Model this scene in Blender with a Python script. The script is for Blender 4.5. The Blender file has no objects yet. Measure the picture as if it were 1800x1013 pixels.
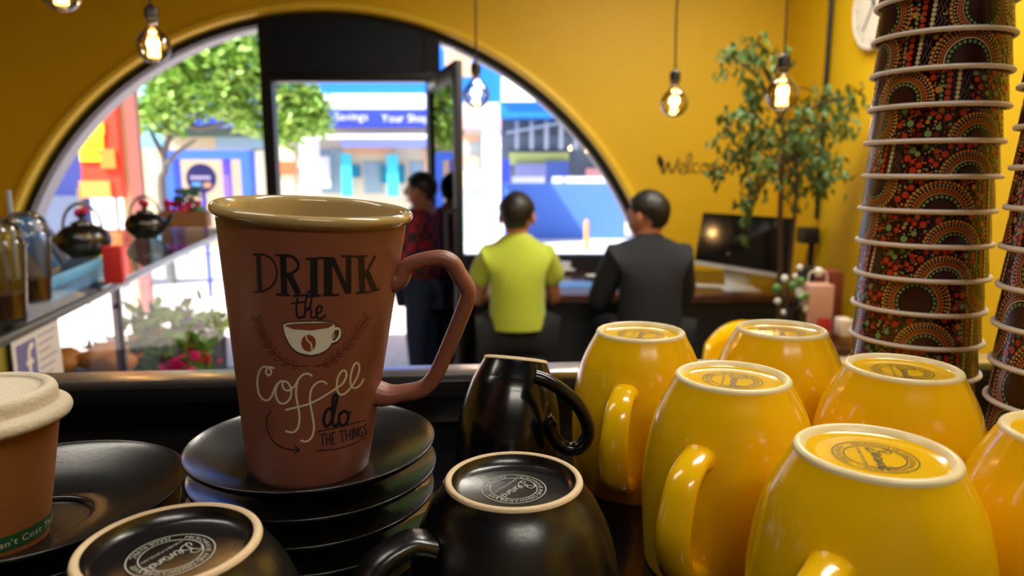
import bpy, bmesh, math, random
from math import sin, cos, pi, radians as R, sqrt, atan2, tan
from mathutils import Vector, Matrix, Euler, noise
random.seed(7)
SC = bpy.context.scene
COL = SC.collection

# ------------------------------------------------------------------ camera
F = 1250.0
PITCH = R(9.3)
CZ = 1.42
cam_d = bpy.data.cameras.new('camera')
cam_d.sensor_width = 36.0
cam_d.lens = F / 1800 * 36
cam_d.clip_start = 0.01
cam_d.clip_end = 300
cam_d.dof.use_dof = True
cam_d.dof.focus_distance = 0.34
cam_d.dof.aperture_fstop = 9.5
cam = bpy.data.objects.new('camera', cam_d)
cam.location = (0, 0, CZ)
cam.rotation_euler = (pi/2 - PITCH, 0, 0)
COL.objects.link(cam)
SC.camera = cam

# ------------------------------------------------------------------ world, sun, lamps, exposure
w = bpy.data.worlds.new('world')
SC.world = w
w.use_nodes = True
nt = w.node_tree
nt.nodes.clear()
wo = nt.nodes.new('ShaderNodeOutputWorld')
bg = nt.nodes.new('ShaderNodeBackground')
sky = nt.nodes.new('ShaderNodeTexSky')
sky.sky_type = 'NISHITA'
sky.sun_disc = False
sky.sun_elevation = R(52)
sky.sun_rotation = R(240)
sky.air_density = 1.0
sky.dust_density = 2.5
bg.inputs['Strength'].default_value = 0.34
nt.links.new(sky.outputs[0], bg.inputs['Color'])
nt.links.new(bg.outputs[0], wo.inputs['Surface'])

sun_d = bpy.data.lights.new('sun', 'SUN')
sun_d.energy = 16.0
sun_d.angle = R(0.6)
sun_d.color = (1, 0.96, 0.9)
sun = bpy.data.objects.new('sun', sun_d)
sun.rotation_euler = Vector((0.55, 0.28, -0.8)).to_track_quat('-Z', 'Y').to_euler()
COL.objects.link(sun)

def area(name, loc, sx, sy, power, color, rot=(0, 0, 0)):
    d = bpy.data.lights.new(name, 'AREA')
    d.shape = 'RECTANGLE'
    d.size = sx
    d.size_y = sy
    d.energy = power
    d.color = color
    o = bpy.data.objects.new(name, d)
    o.location = loc
    o.rotation_euler = rot
    COL.objects.link(o)
    return o
WARM = (1.0, 0.93, 0.80)
area('ceiling_panel_light', (0.9, 0.9, 2.93), 1.2, 0.3, 29, WARM)
area('ceiling_panel_light', (-1.2, 0.6, 2.93), 1.2, 0.3, 12, WARM)
area('ceiling_panel_light', (0.9, 3.0, 2.93), 1.2, 0.3, 54, WARM)
area('ceiling_panel_light', (0.5, -1.1, 2.93), 1.2, 0.3, 20, WARM)

SC.view_settings.view_transform = 'Standard'
SC.view_settings.look = 'None'
SC.view_settings.gamma = 1
SC.view_settings.use_curve_mapping = False
SC.view_settings.exposure = 0.0
SC.cycles.use_denoising = True
SC.cycles.max_bounces = 10
SC.cycles.diffuse_bounces = 4
SC.cycles.glossy_bounces = 4
SC.cycles.transparent_max_bounces = 16
SC.cycles.sample_clamp_indirect = 6
SC.cycles.caustics_reflective = False
SC.cycles.caustics_refractive = False

# ------------------------------------------------------------------ pixel helpers (photo 1800 x 1013)
CP, SP = cos(PITCH), sin(PITCH)
def ray(px, py):
    a = (px - 900) / F
    b = (506.5 - py) / F
    return Vector((a, CP + b*SP, -SP + b*CP))
def at_y(px, py, y):
    d = ray(px, py)
    return Vector((0, 0, CZ)) + d * (y / d.y)
def at_z(px, py, z):
    d = ray(px, py)
    return Vector((0, 0, CZ)) + d * ((z - CZ) / d.z)
def at_d(px, py, zc):
    return Vector((0, 0, CZ)) + ray(px, py) * zc

# ------------------------------------------------------------------ materials
def srgb(h):
    h = h.lstrip('#')
    c = [int(h[i:i+2], 16)/255 for i in (0, 2, 4)]
    return tuple((x/12.92 if x <= 0.04045 else ((x+0.055)/1.055)**2.4) for x in c)
MATS = {}
def mat(name, col, rough=0.5, metal=0.0, var=0.08, scale=8.0, bump=0.0, bscale=60.0, coat=0.0,
        emit=None, estr=0.0, spec=0.5, sss=0.0, sheen=0.0):
    if name in MATS:
        return MATS[name]
    if isinstance(col, str):
        col = srgb(col)
    m = bpy.data.materials.new(name)
    m.use_nodes = True
    n = m.node_tree
    b = n.nodes['Principled BSDF']
    tc = n.nodes.new('ShaderNodeTexCoord')
    no = n.nodes.new('ShaderNodeTexNoise')
    no.inputs['Scale'].default_value = scale
    no.inputs['Detail'].default_value = 4
    n.links.new(tc.outputs['Object'], no.inputs['Vector'])
    mx = n.nodes.new('ShaderNodeMix')
    mx.data_type = 'RGBA'
    mx.inputs['A'].default_value = (*[c*(1-var) for c in col], 1)
    mx.inputs['B'].default_value = (*[min(1, c*(1+var)) for c in col], 1)
    n.links.new(no.outputs['Fac'], mx.inputs['Factor'])
    n.links.new(mx.outputs['Result'], b.inputs['Base Color'])
    b.inputs['Roughness'].default_value = rough
    b.inputs['Metallic'].default_value = metal
    b.inputs['Specular IOR Level'].default_value = spec
    b.inputs['Coat Weight'].default_value = coat
    b.inputs['Coat Roughness'].default_value = 0.08
    if sss:
        b.inputs['Subsurface Weight'].default_value = sss
        b.inputs['Subsurface Scale'].default_value = 0.01
    if sheen:
        b.inputs['Sheen Weight'].default_value = sheen
    if bump:
        n2 = n.nodes.new('ShaderNodeTexNoise')
        n2.inputs['Scale'].default_value = bscale
        n2.inputs['Detail'].default_value = 3
        n.links.new(tc.outputs['Object'], n2.inputs['Vector'])
        bp = n.nodes.new('ShaderNodeBump')
        bp.inputs['Strength'].default_value = bump
        bp.inputs['Distance'].default_value = 0.002
        n.links.new(n2.outputs['Fac'], bp.inputs['Height'])
        n.links.new(bp.outputs['Normal'], b.inputs['Normal'])
    if emit:
        b.inputs['Emission Color'].default_value = (*(srgb(emit) if isinstance(emit, str) else emit), 1)
        b.inputs['Emission Strength'].default_value = estr
    MATS[name] = m
    return m
def glass(name, tint=(1, 1, 1), gloss=0.06, rough=0.0, fr=0.8):
    if name in MATS:
        return MATS[name]
    m = bpy.data.materials.new(name)
    m.use_nodes = True
    n = m.node_tree
    n.nodes.clear()
    out = n.nodes.new('ShaderNodeOutputMaterial')
    tr = n.nodes.new('ShaderNodeBsdfTransparent')
    tr.inputs['Color'].default_value = (*tint, 1)
    gl = n.nodes.new('ShaderNodeBsdfGlossy')
    gl.inputs['Roughness'].default_value = rough
    lw = n.nodes.new('ShaderNodeLayerWeight')
    lw.inputs['Blend'].default_value = 0.25
    ma = n.nodes.new('ShaderNodeMath')
    ma.operation = 'MULTIPLY_ADD'
    ma.inputs[1].default_value = fr
    ma.inputs[2].default_value = gloss
    ma.use_clamp = True
    mi = n.nodes.new('ShaderNodeMixShader')
    n.links.new(lw.outputs['Fresnel'], ma.inputs[0])
    n.links.new(ma.outputs[0], mi.inputs[0])
    n.links.new(tr.outputs[0], mi.inputs[1])
    n.links.new(gl.outputs[0], mi.inputs[2])
    n.links.new(mi.outputs[0], out.inputs['Surface'])
    MATS[name] = m
    return m

# ------------------------------------------------------------------ mesh builder
class MB:
    def __init__(s):
        s.v, s.f, s.m = [], [], []
    def add(s, vs, fs, mi=0):
        o = len(s.v)
        s.v += [Vector(p) for p in vs]
        s.f += [tuple(i+o for i in f) for f in fs]
        s.m += [mi]*len(fs)
        return s
    def box(s, a, b, mi=0, M=None, bev=0.0):
        x0, y0, z0 = a
        x1, y1, z1 = b
        if bev > 0:
            bm = bmesh.new()
            bmesh.ops.create_cube(bm, size=1)
            for v in bm.verts:
                v.co = Vector(((x0+x1)/2 + v.co.x*(x1-x0), (y0+y1)/2 + v.co.y*(y1-y0), (z0+z1)/2 + v.co.z*(z1-z0)))
            bmesh.ops.bevel(bm, geom=list(bm.edges), offset=bev, segments=2, affect='EDGES', profile=0.5)
            bm.verts.index_update()
            vs = [v.co.copy() for v in bm.verts]
            fs = [tuple(v.index for v in f.verts) for f in bm.faces]
            bm.free()
        else:
            vs = [Vector(p) for p in [(x0,y0,z0),(x1,y0,z0),(x1,y1,z0),(x0,y1,z0),(x0,y0,z1),(x1,y0,z1),(x1,y1,z1),(x0,y1,z1)]]
            fs = [(0,3,2,1),(4,5,6,7),(0,1,5,4),(1,2,6,5),(2,3,7,6),(3,0,4,7)]
        if M is not None:
            vs = [M @ v for v in vs]
        return s.add(vs, fs, mi)
    def lathe(s, prof, n=64, mi=0, c=(0, 0, 0), M=None, a0=0.0, a1=2*pi):
        vs, fs, rows = [], [], []
        full = abs(a1-a0-2*pi) < 1e-6
        nn = n if full else n+1
        for r, z in prof:
            if r < 1e-7:
                rows.append([len(vs)])
                vs.append(Vector((c[0], c[1], c[2]+z)))
            else:
                row = []
                for k in range(nn):
                    a = a0 + (a1-a0)*k/n
                    row.append(len(vs))
                    vs.append(Vector((c[0]+r*cos(a), c[1]+r*sin(a), c[2]+z)))
                rows.append(row)
        for A, B in zip(rows, rows[1:]):
            for k in range(n):
                k2 = (k+1) % nn
                if len(A) == 1 and len(B) == 1:
                    continue
                if len(A) == 1:
                    fs.append((A[0], B[k2], B[k]))
                elif len(B) == 1:
                    fs.append((A[k], A[k2], B[0]))
                else:
                    fs.append((A[k], A[k2], B[k2], B[k]))
        if M is not None:
            vs = [M @ v for v in vs]
        return s.add(vs, fs, mi)
    def sweep(s, pts, ha, hb=None, side=None, n=12, mi=0, cap=True, power=2.0):
        pts = [Vector(p) for p in pts]
        N = len(pts)
        if not isinstance(ha, (list, tuple)): ha = [ha]*N
        if hb is None: hb = ha
        if not isinstance(hb, (list, tuple)): hb = [hb]*N
        vs, fs = [], []
        up = None
        for i, p in enumerate(pts):
            t = (pts[min(i+1, N-1)] - pts[max(i-1, 0)])
            if t.length < 1e-9: t = Vector((0, 0, 1))
            t.normalize()
            if side is not None:
                S = Vector(side)
                S = (S - t*S.dot(t))
                S.normalize()
            else:
                if up is None:
                    up = Vector((0, 0, 1)) if abs(t.z) < 0.9 else Vector((1, 0, 0))
                S = up - t*up.dot(t)
                S.normalize()
                up = S
            Nn = S.cross(t)
            for k in range(n):
                a = 2*pi*k/n
                ca, sa = cos(a), sin(a)
                ex = 2.0/power
                ca = math.copysign(abs(ca)**ex, ca)
                sa = math.copysign(abs(sa)**ex, sa)
                vs.append(p + S*(ha[i]*ca) + Nn*(hb[i]*sa))
        for i in range(N-1):
            for k in range(n):
                k2 = (k+1) % n
                fs.append((i*n+k, i*n+k2, (i+1)*n+k2, (i+1)*n+k))
        if cap:
            fs.append(tuple(range(n-1, -1, -1)))
            fs.append(tuple((N-1)*n+k for k in range(n)))
        return s.add(vs, fs, mi)
    def sphere(s, c, r, nu=24, nv=14, mi=0, M=None, fn=None):
        if not isinstance(r, (tuple, list)): r = (r, r, r)
        prof = [(sin(pi*j/nv), -cos(pi*j/nv)) for j in range(nv+1)]
        prof[0] = (0, -1); prof[-1] = (0, 1)
        t = MB().lathe(prof, nu)
        out = []
        for v in t.v:
            q = Vector(v)
            if fn: q = fn(q)
            q = Vector((q.x*r[0], q.y*r[1], q.z*r[2]))
            if M is not None: q = M @ q
            out.append(q + Vector(c))
        return s.add(out, t.f, mi)
    def slab(s, corners, th, mi=0):
        c = [Vector(p) for p in corners]
        nrm = (c[1]-c[0]).cross(c[3]-c[0]).normalized()*th
        vs = c + [p+nrm for p in c]
        fs = [(0,3,2,1),(4,5,6,7),(0,1,5,4),(1,2,6,5),(2,3,7,6),(3,0,4,7)]
        return s.add(vs, fs, mi)
    def prism(s, pts2, z0, z1, mi=0, M=None):
        n = len(pts2)
        vs = [Vector((x, y, z0)) for x, y in pts2] + [Vector((x, y, z1)) for x, y in pts2]
        fs = [tuple(range(n-1, -1, -1)), tuple(range(n, 2*n))]
        fs += [(i, (i+1) % n, (i+1) % n+n, i+n) for i in range(n)]
        if M is not None: vs = [M @ v for v in vs]
        return s.add(vs, fs, mi)
    def mesh(s, name, mats, smooth=True, ang=40, fix=True):
        me = bpy.data.meshes.new(name)
        me.from_pydata([tuple(v) for v in s.v], [], s.f)
        if not isinstance(mats, (list, tuple)): mats = [mats]
        for m in mats: me.materials.append(m)
        me.polygons.foreach_set('material_index', s.m)
        if fix:
            bm = bmesh.new(); bm.from_mesh(me)
            bmesh.ops.recalc_face_normals(bm, faces=list(bm.faces))
            bm.to_mesh(me); bm.free()
        if smooth:
            me.polygons.foreach_set('use_smooth', [True]*len(me.polygons))
            try: me.set_sharp_from_angle(angle=R(ang))
            except Exception: pass
        me.update()
        return me
    def obj(s, name, mats, parent=None, smooth=True, ang=40, loc=None, rot=None, label=None, fix=True):
        o = bpy.data.objects.new(name, s.mesh(name, mats, smooth, ang, fix))
        COL.objects.link(o)
        if parent is not None: o.parent = parent
        if loc is not None: o.location = loc
        if rot is not None: o.rotation_euler = rot
        if label: o['label'] = label
        return o

def thing(name, label, cat, loc=(0, 0, 0), rot=(0, 0, 0), group=None):
    o = bpy.data.objects.new(name, None)
    COL.objects.link(o)
    o.empty_display_size = 0.02
    o.location = loc
    o.rotation_euler = rot
    o['label'] = label
    o['category'] = cat
    if group: o['group'] = group
    return o
def tag(o, label, cat, group=None):
    o['label'] = label; o['category'] = cat
    if group: o['group'] = group
    return o
def struct(o):
    o['kind'] = 'structure'
    return o
def stuff(o):
    o['kind'] = 'stuff'
    return o
def copy_tree(root, loc, rot, label, group=None):
    r = root.copy(); COL.objects.link(r)
    r.location = loc; r.rotation_euler = rot; r['label'] = label
    if group: r['group'] = group
    for ch in list(root.children):
        c = ch.copy(); COL.objects.link(c); c.parent = r
        for g in ch.children:
            d = g.copy(); COL.objects.link(d); d.parent = c
    return r
def mat_of(loc, rot):
    return Matrix.LocRotScale(Vector(loc), Euler(rot), None)
def spline(pts, n=8, closed=False):
    P = [Vector(p) if len(p) == 3 else Vector((p[0], p[1], 0)) for p in pts]
    out = []
    N = len(P)
    rng = range(N if closed else N-1)
    for i in rng:
        if closed:
            p0, p1, p2, p3 = P[(i-1) % N], P[i], P[(i+1) % N], P[(i+2) % N]
        else:
            p0, p1, p2, p3 = P[max(i-1, 0)], P[i], P[i+1], P[min(i+2, N-1)]
        for k in range(n):
            t = k/n
            out.append(0.5*((2*p1)+(-p0+p2)*t+(2*p0-5*p1+4*p2-p3)*t*t+(-p0+3*p1-3*p2+p3)*t*t*t))
    out.append(P[0].copy() if closed else P[-1].copy())
    return out
def smooth_prof(pts, n=5):
    return [(max(p.x, 0), p.y) for p in spline([(r, z, 0) for r, z in pts], n)]

# glyphs of the built-in font as flat triangles
_GL = {}
def glyph(ch):
    if ch in _GL: return _GL[ch]
    c = bpy.data.curves.new('glyph', 'FONT')
    c.body = ch
    c.size = 1.0
    c.resolution_u = 3
    o = bpy.data.objects.new('glyph', c)
    COL.objects.link(o)
    bpy.context.view_layer.update()
    me = bpy.data.meshes.new_from_object(o)
    vs = [v.co.copy() for v in me.vertices]
    fs = [tuple(p.vertices) for p in me.polygons]
    if vs:
        x0 = min(v.x for v in vs); x1 = max(v.x for v in vs)
    else:
        x0, x1 = 0, 0.22
    bpy.data.objects.remove(o); bpy.data.meshes.remove(me); bpy.data.curves.remove(c)
    _GL[ch] = (vs, fs, x0, x1)
    return _GL[ch]
def text_flat(s, size, track=0.08):
    """list of (verts, faces) laid out from x=0, plus total width"""
    x = 0; out = []
    for ch in s:
        if ch == ' ':
            x += 0.28; continue
        vs, fs, x0, x1 = glyph(ch)
        out.append(([Vector(((v.x - x0 + x)*size, v.y*size, 0)) for v in vs], fs, (x + (x1-x0)/2)*size))
        x += (x1-x0) + track
    return out, (x-track)*size
def text_on(mb, s, size, mapfn, mi=0, align=0.5, track=0.08):
    gl, wd = text_flat(s, size, track)
    for vs, fs, cx in gl:
        mb.add([mapfn(v.x - wd*align, v.y) for v in vs], fs, mi)
    return wd
def ribbon(mb, pts, width, mapfn, mi=0, n=6, smooth=True, taper=False):
    P = spline(pts, n) if smooth and len(pts) > 2 else [Vector((p[0], p[1], 0)) for p in pts]
    if not smooth or len(pts) == 2:
        Q = []
        for a, b in zip(P, P[1:]):
            for k in range(5): Q.append(a.lerp(b, k/5))
        Q.append(P[-1]); P = Q
    N = len(P)
    vs = []
    for i, p in enumerate(P):
        t = P[min(i+1, N-1)] - P[max(i-1, 0)]
        if t.length < 1e-9: t = Vector((1, 0, 0))
        t.normalize()
        nn = Vector((-t.y, t.x, 0))
        wv = width/2
        if taper:
            wv *= 0.45 + 0.55*sin(pi*min(1, max(0, i/(N-1))))
        vs.append(mapfn(p.x+nn.x*wv, p.y+nn.y*wv)); vs.append(mapfn(p.x-nn.x*wv, p.y-nn.y*wv))
    mb.add(vs, [(2*i, 2*i+1, 2*i+3, 2*i+2) for i in range(N-1)], mi)

# =================================================================== MATERIALS
M_yellow_wall = mat('yellow_plaster', '#e8bb0c', 0.55, var=0.06, scale=2.5, bump=0.15, bscale=25)
M_yellow_trim = mat('yellow_gloss_daylit', '#ffd640', 0.35, var=0.03)  # lighter than the wall: daylight on the trim put into its colour
M_black = mat('black_paint', '#0c0e16', 0.45, var=0.1)  # blue tint in the black stands for daylight haze
M_black_gloss = mat('black_gloss_acrylic', '#050507', 0.08, var=0.05, coat=0.5)
M_black_sat = mat('black_satin_glaze', '#0a0b0e', 0.27, var=0.15, scale=40, bump=0.03, bscale=400, spec=1.0)
M_black_gl = mat('black_gloss_glaze', '#070709', 0.2, var=0.1, coat=0.15)
M_clay = mat('unglazed_cream_clay', '#e2c8a0', 0.8, var=0.06, scale=120, bump=0.2, bscale=900)
M_mug = mat('brown_matt_glaze', '#865040', 0.42, var=0.05, scale=60, bump=0.05, bscale=500)
M_mug_in = mat('cream_gloss_glaze', '#b8a070', 0.12, var=0.03, coat=0.5)  # darker cream: shade of the backlit lip put into the colour
M_yellow = mat('yellow_gloss_glaze', '#f2be08', 0.16, var=0.04, scale=25, bump=0.03, bscale=120, coat=0.35)
M_pale_ring = mat('pale_yellow_foot_glaze', '#efdfae', 0.3, var=0.05, scale=90)
M_kraft = mat('kraft_paper', '#98602f', 0.8, var=0.1, scale=90, bump=0.15, bscale=700)
M_fibre = mat('moulded_fibre', '#ddd0b8', 0.85, var=0.05, scale=70, bump=0.3, bscale=500)
M_green_band = mat('green_print', '#1d5a2e', 0.6, var=0.05)
M_white_print = mat('white_print', '#e8e6dd', 0.6, var=0.03)
M_black_print = mat('black_print', '#14151c', 0.45, var=0.05)
M_cream_print = mat('cream_print', '#d9cdb8', 0.5, var=0.03)
M_laurel = mat('dark_red_print', '#6a2a26', 0.5, var=0.05)
M_steel = mat('brushed_steel', '#b9bcc2', 0.28, 0.95, var=0.08, scale=30)
M_silver = mat('silver_paint', '#c9ccd2', 0.35, 0.3, var=0.03)
M_floor = mat('pale_floor_tile', '#b5b0a8', 0.35, var=0.08, scale=3)
M_glass = glass('window_glass', (0.97, 0.985, 1.0), 0.03)
M_cab_glass = glass('cabinet_glass', (0.86, 0.93, 0.91), 0.12)
M_bulb_glass = glass('bulb_glass', (0.95, 0.90, 0.82), 0.16)
M_plastic = glass('clear_plastic', (0.9, 0.94, 0.97), 0.1, 0.05)
M_filament = mat('glowing_filament', '#ffb648', 0.5, emit='#ffb24a', estr=26)
M_wood = mat('dark_wood', '#3c241a', 0.35, var=0.25, scale=6)
M_skin = mat('skin', '#b5795a', 0.5, var=0.06, sss=0.1)
M_hair = mat('black_hair', '#0e0b0b', 0.5, var=0.3, scale=60, bump=0.6, bscale=120)
M_hivis = mat('lime_yellow_fabric', '#b2c436', 0.8, var=0.06, scale=30, bump=0.3, bscale=60, sheen=0.2)
M_navy = mat('dark_navy_fabric', '#151a26', 0.85, var=0.1, scale=20, bump=0.3, bscale=50)
M_trouser = mat('black_trouser_fabric', '#0d0f15', 0.85, var=0.1, bump=0.3)
M_leaf = mat('dusty_green_leaf', '#4c6a2e', 0.5, var=0.35, scale=4)
M_bark = mat('brown_bark', '#3e2a1c', 0.8, var=0.3, scale=20, bump=0.5)

# =================================================================== ROOM SHELL
WY = 4.8           # inner face of the front wall
RX = 1.78          # right wall
LX, BY, CEIL = -4.3, -2.3, 3.0
AC = (-1.25, 0.14) # arch centre (x, z)
AR = 2.36          # outer radius of yellow trim
def arch_pts(r, n=72):
    """open polyline from floor left, over the arch, to floor right"""
    pts = [(AC[0]-r, 0.0)]
    for k in range(n+1):
        a = pi - pi*k/n
        pts.append((AC[0]+r*cos(a), AC[1]+r*sin(a)))
    pts.append((AC[0]+r, 0.0))
    return pts
def ring_strip(mb, r0, r1, y0, y1, mi=0, n=72):
    A = arch_pts(r0, n); B = arch_pts(r1, n)
    N = len(A)
    vs = []
    for (ax, az), (bx, bz) in zip(A, B):
        vs += [(ax, y0, az), (bx, y0, bz), (bx, y1, bz), (ax, y1, az)]
    fs = []
    for i in range(N-1):
        a, b = 4*i, 4*i+4
        for k in range(4):
            fs.append((a+k, a+(k+1) % 4, b+(k+1) % 4, b+k))
    fs += [(0, 1, 2, 3), (4*N-1, 4*N-2, 4*N-3, 4*N-4)]
    mb.add(vs, fs, mi)
# front wall with the arch cut out
mb = MB()
op = arch_pts(AR-0.04)
def outer(p):
    x, z = p
    dx, dz = x-AC[0], z-AC[1]
    if z <= AC[1]: return (LX-0.2 if x < AC[0] else RX+0.2, z)
    x0, x1, z1 = LX-0.2, RX+0.2, CEIL+0.25
    t = 1e9
    if dx > 1e-6: t = min(t, (x1-AC[0])/dx)
    if dx < -1e-6: t = min(t, (x0-AC[0])/dx)
    if dz > 1e-6: t = min(t, (z1-AC[1])/dz)
    return (AC[0]+dx*t, AC[1]+dz*t)
outp = [outer(p) for p in op]
vs = []; fs = []
for (ax, az), (bx, bz) in zip(op, outp):
    vs += [(ax, WY, az), (bx, WY, bz), (bx, WY+0.22, bz), (ax, WY+0.22, az)]
for i in range(len(op)-1):
    a, b = 4*i, 4*i+4
    for k in range(4):
        fs.append((a+k, a+(k+1) % 4, b+(k+1) % 4, b+k))
mb.add(vs, fs)
# corners of the rectangle left by the fan
for xs in (LX-0.2, RX+0.2):
    z1 = CEIL+0.25
    cands = [p for p in outp if abs(p[0]-xs) < 1e-5]
    zt = max(p[1] for p in cands)
    tops = [p for p in outp if abs(p[1]-z1) < 1e-5]
    xt = min(tops)[0] if xs < 0 else max(tops)[0]
    mb.prism([(xs, zt), (xt, z1), (xs, z1)], -0.22, 0, 0, Matrix(((1,0,0,0),(0,0,-1,WY),(0,1,0,0),(0,0,0,1))))
struct(mb.obj('wall_front', M_yellow_wall, ang=20))
struct(MB().box((RX, BY, 0), (RX+0.2, WY, CEIL)).obj('wall_right', M_yellow_wall, smooth=False))
struct(MB().box((LX-0.2, BY, 0), (LX, WY, CEIL)).obj('wall_left', M_yellow_wall, smooth=False))
struct(MB().box((LX-0.2, BY-0.2, 0), (RX+0.2, BY, CEIL)).obj('wall_back', mat('grey_brown_plaster', '#7a6a58', 0.7), smooth=False))
M_ceil = mat('charcoal_ceiling', '#3a3530', 0.8)
struct(MB().box((LX-0.2, BY-0.2, CEIL), (RX+0.2, WY, CEIL+0.2)).obj('ceiling', M_ceil, smooth=False))
struct(MB().box((LX-0.2, BY-0.2, -0.1), (RX+0.2, WY+0.22, 0.0)).obj('floor', M_floor, smooth=False))
# arch trim, frame, outer reveal
mb = MB()
TP = [(0.0, 0.015), (0.0, -0.012), (0.004, -0.024), (0.014, -0.032), (0.034, -0.032), (0.046, -0.025), (0.052, -0.012), (0.053, 0.0), (0.053, 0.07)]
rows = [arch_pts(AR-dr, 96) for dr, dy in TP]
pv = []; pf = []; K_ = len(TP)
for i in range(len(rows[0])):
    for k in range(K_):
        pv.append((rows[k][i][0], WY+TP[k][1], rows[k][i][1]))
for i in range(len(rows[0])-1):
    for k in range(K_-1):
        pf.append((i*K_+k, i*K_+k+1, (i+1)*K_+k+1, (i+1)*K_+k))
mb.add(pv, pf)
struct(mb.obj('trim_1', M_yellow_trim, ang=50))
win = bpy.data.objects.new('window_1', None); COL.objects.link(win); struct(win)
mb = MB(); ring_strip(mb, AR-0.048, AR-0.100, WY+0.055, WY+0.105)
mb.obj('window_frame', M_black, win, ang=50)
mb = MB(); ring_strip(mb, AR-0.096, AR-0.106, WY+0.10, WY+0.22)
mb.obj('outer_reveal', mat('pale_grey_render', '#aeb0b8', 0.6), win, ang=50, label='pale grey reveal outside the glass')
RI = AR-0.095
def arch_z(x): return AC[1] + sqrt(max(0, RI*RI - (x-AC[0])**2))
DX0, DX1, DH = -1.60, -0.535, 2.03
# mullions either side of the door
mb = MB().box((DX0-0.045, WY, 0), (DX0+0.03, WY+0.09, arch_z(DX0)-0.0))
mb.obj('mullion', M_black, win, smooth=False)
mb = MB().box((DX1-0.03, WY, 0), (DX1+0.03, WY+0.09, arch_z(DX1)))
mb.obj('mullion', M_black, win, smooth=False)
# black transom panel above the door
N = 16
vs, fs = [], []
for k in range(N+1):
    x = DX0+0.03 + (-0.475-DX0-0.03)*k/N
    for yy in (WY+0.02, WY+0.07):
        vs += [(x, yy, DH), (x, yy, arch_z(x))]
for k in range(N):
    a, b = 4*k, 4*k+4
    fs += [(a, a+1, b+1, b), (a+2, b+2, b+3, a+3), (a+1, a+3, b+3, b+1), (a, b, b+2, a+2)]
mb = MB().add(vs, fs)
mb.obj('transom_panel', mat('black_transom', '#10142a', 0.35), win, smooth=False, label='black panel over the doorway')  # navy tint is daylight haze put into the black
MB().box((DX0, WY-0.005, DH-0.03), (DX1+0.06, WY+0.095, DH+0.03), bev=0.004).obj('door_head', M_black, win)
def pane(x0, x1, zb):
    n = 24; vs = []; fs = []
    for k in range(n+1):
        x = x0+(x1-x0)*k/n
        zt = max(zb, arch_z(x))
        vs += [(x, WY+0.08, zb), (x, WY+0.08, zt)]
    fs = [(2*k, 2*k+2, 2*k+3, 2*k+1) for k in range(n)]
    MB().add(vs, fs).obj('pane', M_glass, win, smooth=False, fix=False)
pane(AC[0]-RI+0.0001, DX0-0.045, 0.05)
pane(DX1+0.03, AC[0]+RI-0.0001, 0.86)
# low stall risers under the glass
MB().box((AC[0]-AR+0.1, WY-0.0, 0), (DX0-0.045, WY+0.10, 0.05)).obj('stall_riser', M_black, win, smooth=False)
MB().box((DX1+0.03, WY-0.0, 0), (AC[0]+AR-0.1, WY+0.10, 0.86)).obj('stall_riser', M_black, win, smooth=False)
# door leaf, opened inwards
leaf = bpy.data.objects.new('door_1', None); COL.objects.link(leaf); struct(leaf)
hx, hy = DX1, WY-0.01
fx, fy = -0.287, 3.95
leaf.location = (hx, hy, 0.01)
leaf.rotation_euler = (0, 0, atan2(fy-hy, fx-hx))
L = sqrt((fx-hx)**2+(fy-hy)**2); T = 0.022
MB().box((0, -T, 0), (0.07, T, DH-0.03), bev=0.003).obj('stile', M_black, leaf)
MB().box((L-0.075, -T, 0), (L, T, DH-0.03), bev=0.003).obj('stile', M_black, leaf)
MB().box((0.07, -T, DH-0.12), (L-0.075, T, DH-0.03), bev=0.003).obj('rail', M_black, leaf)
MB().box((0.07, -T, 0), (L-0.075, T, 0.14), bev=0.003).obj('rail', M_black, leaf)
MB().box((0.07, -0.004, 0.14), (L-0.075, 0.004, DH-0.12)).obj('pane', glass('door_glass', (0.50, 0.54, 0.66), 0.22), leaf, smooth=False)
mb = MB().sweep([(L-0.04, -T, 0.95), (L-0.04, -0.07, 0.97), (L-0.04, -0.07, 1.18), (L-0.04, -T, 1.2)], 0.011, n=8)
mb.obj('pull_handle', M_black, leaf)
MB().box((0.1, -T-0.012, DH-0.10), (0.34, -T, DH-0.05), bev=0.004).obj('door_closer', M_steel, leaf, label='grey metal door closer')

# =================================================================== ESPRESSO MACHINE (what the crockery stands on)
ZS = CZ - 0.199      # cup tray surface
em = thing('espresso_machine', 'black espresso machine top whose flat tray holds all the crockery', 'coffee machine', (0, 0.0, 0.9), (0, 0, R(4.4)))
h = ZS - 0.9
YR = 0.551
MB().box((-0.62, -0.10, 0.03), (0.66, YR+0.01, h-0.012), bev=0.008).obj('body', M_black, em)
MB().box((-0.63, -0.11, h-0.012), (0.67, YR+0.012, h), bev=0.002).obj('cup_tray', mat('black_tray_enamel', '#08090c', 0.18, coat=0.3), em)
for sx in (-0.55, 0.6):
    for sy in (-0.04, 0.5):
        MB().lathe([(0, 0), (0.025, 0), (0.022, 0.03), (0, 0.03)], 20, c=(sx, sy, 0)).obj('foot', M_steel, em)
MB().box((-0.63, YR, h), (0.67, YR+0.014, h+0.035)).obj('back_panel', M_black_gloss, em, smooth=False)
MB().box((-0.63, YR-0.004, h+0.022), (0.67, YR+0.016, h+0.034), bev=0.001).obj('back_rail', M_black, em)
MB().box((-0.63, YR-0.006, h+0.034), (0.67, YR+0.024, h+0.041), bev=0.001).obj('rail_trim', M_steel, em, label='bright steel strip along the top of the back rail')
ct = thing('service_counter', 'dark service counter beneath the espresso machine', 'counter', (0, 0.2, 0))
MB().box((-0.68, -0.45, 0.86), (1.3, 0.62, 0.90), bev=0.004).obj('worktop', M_wood, ct)
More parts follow.
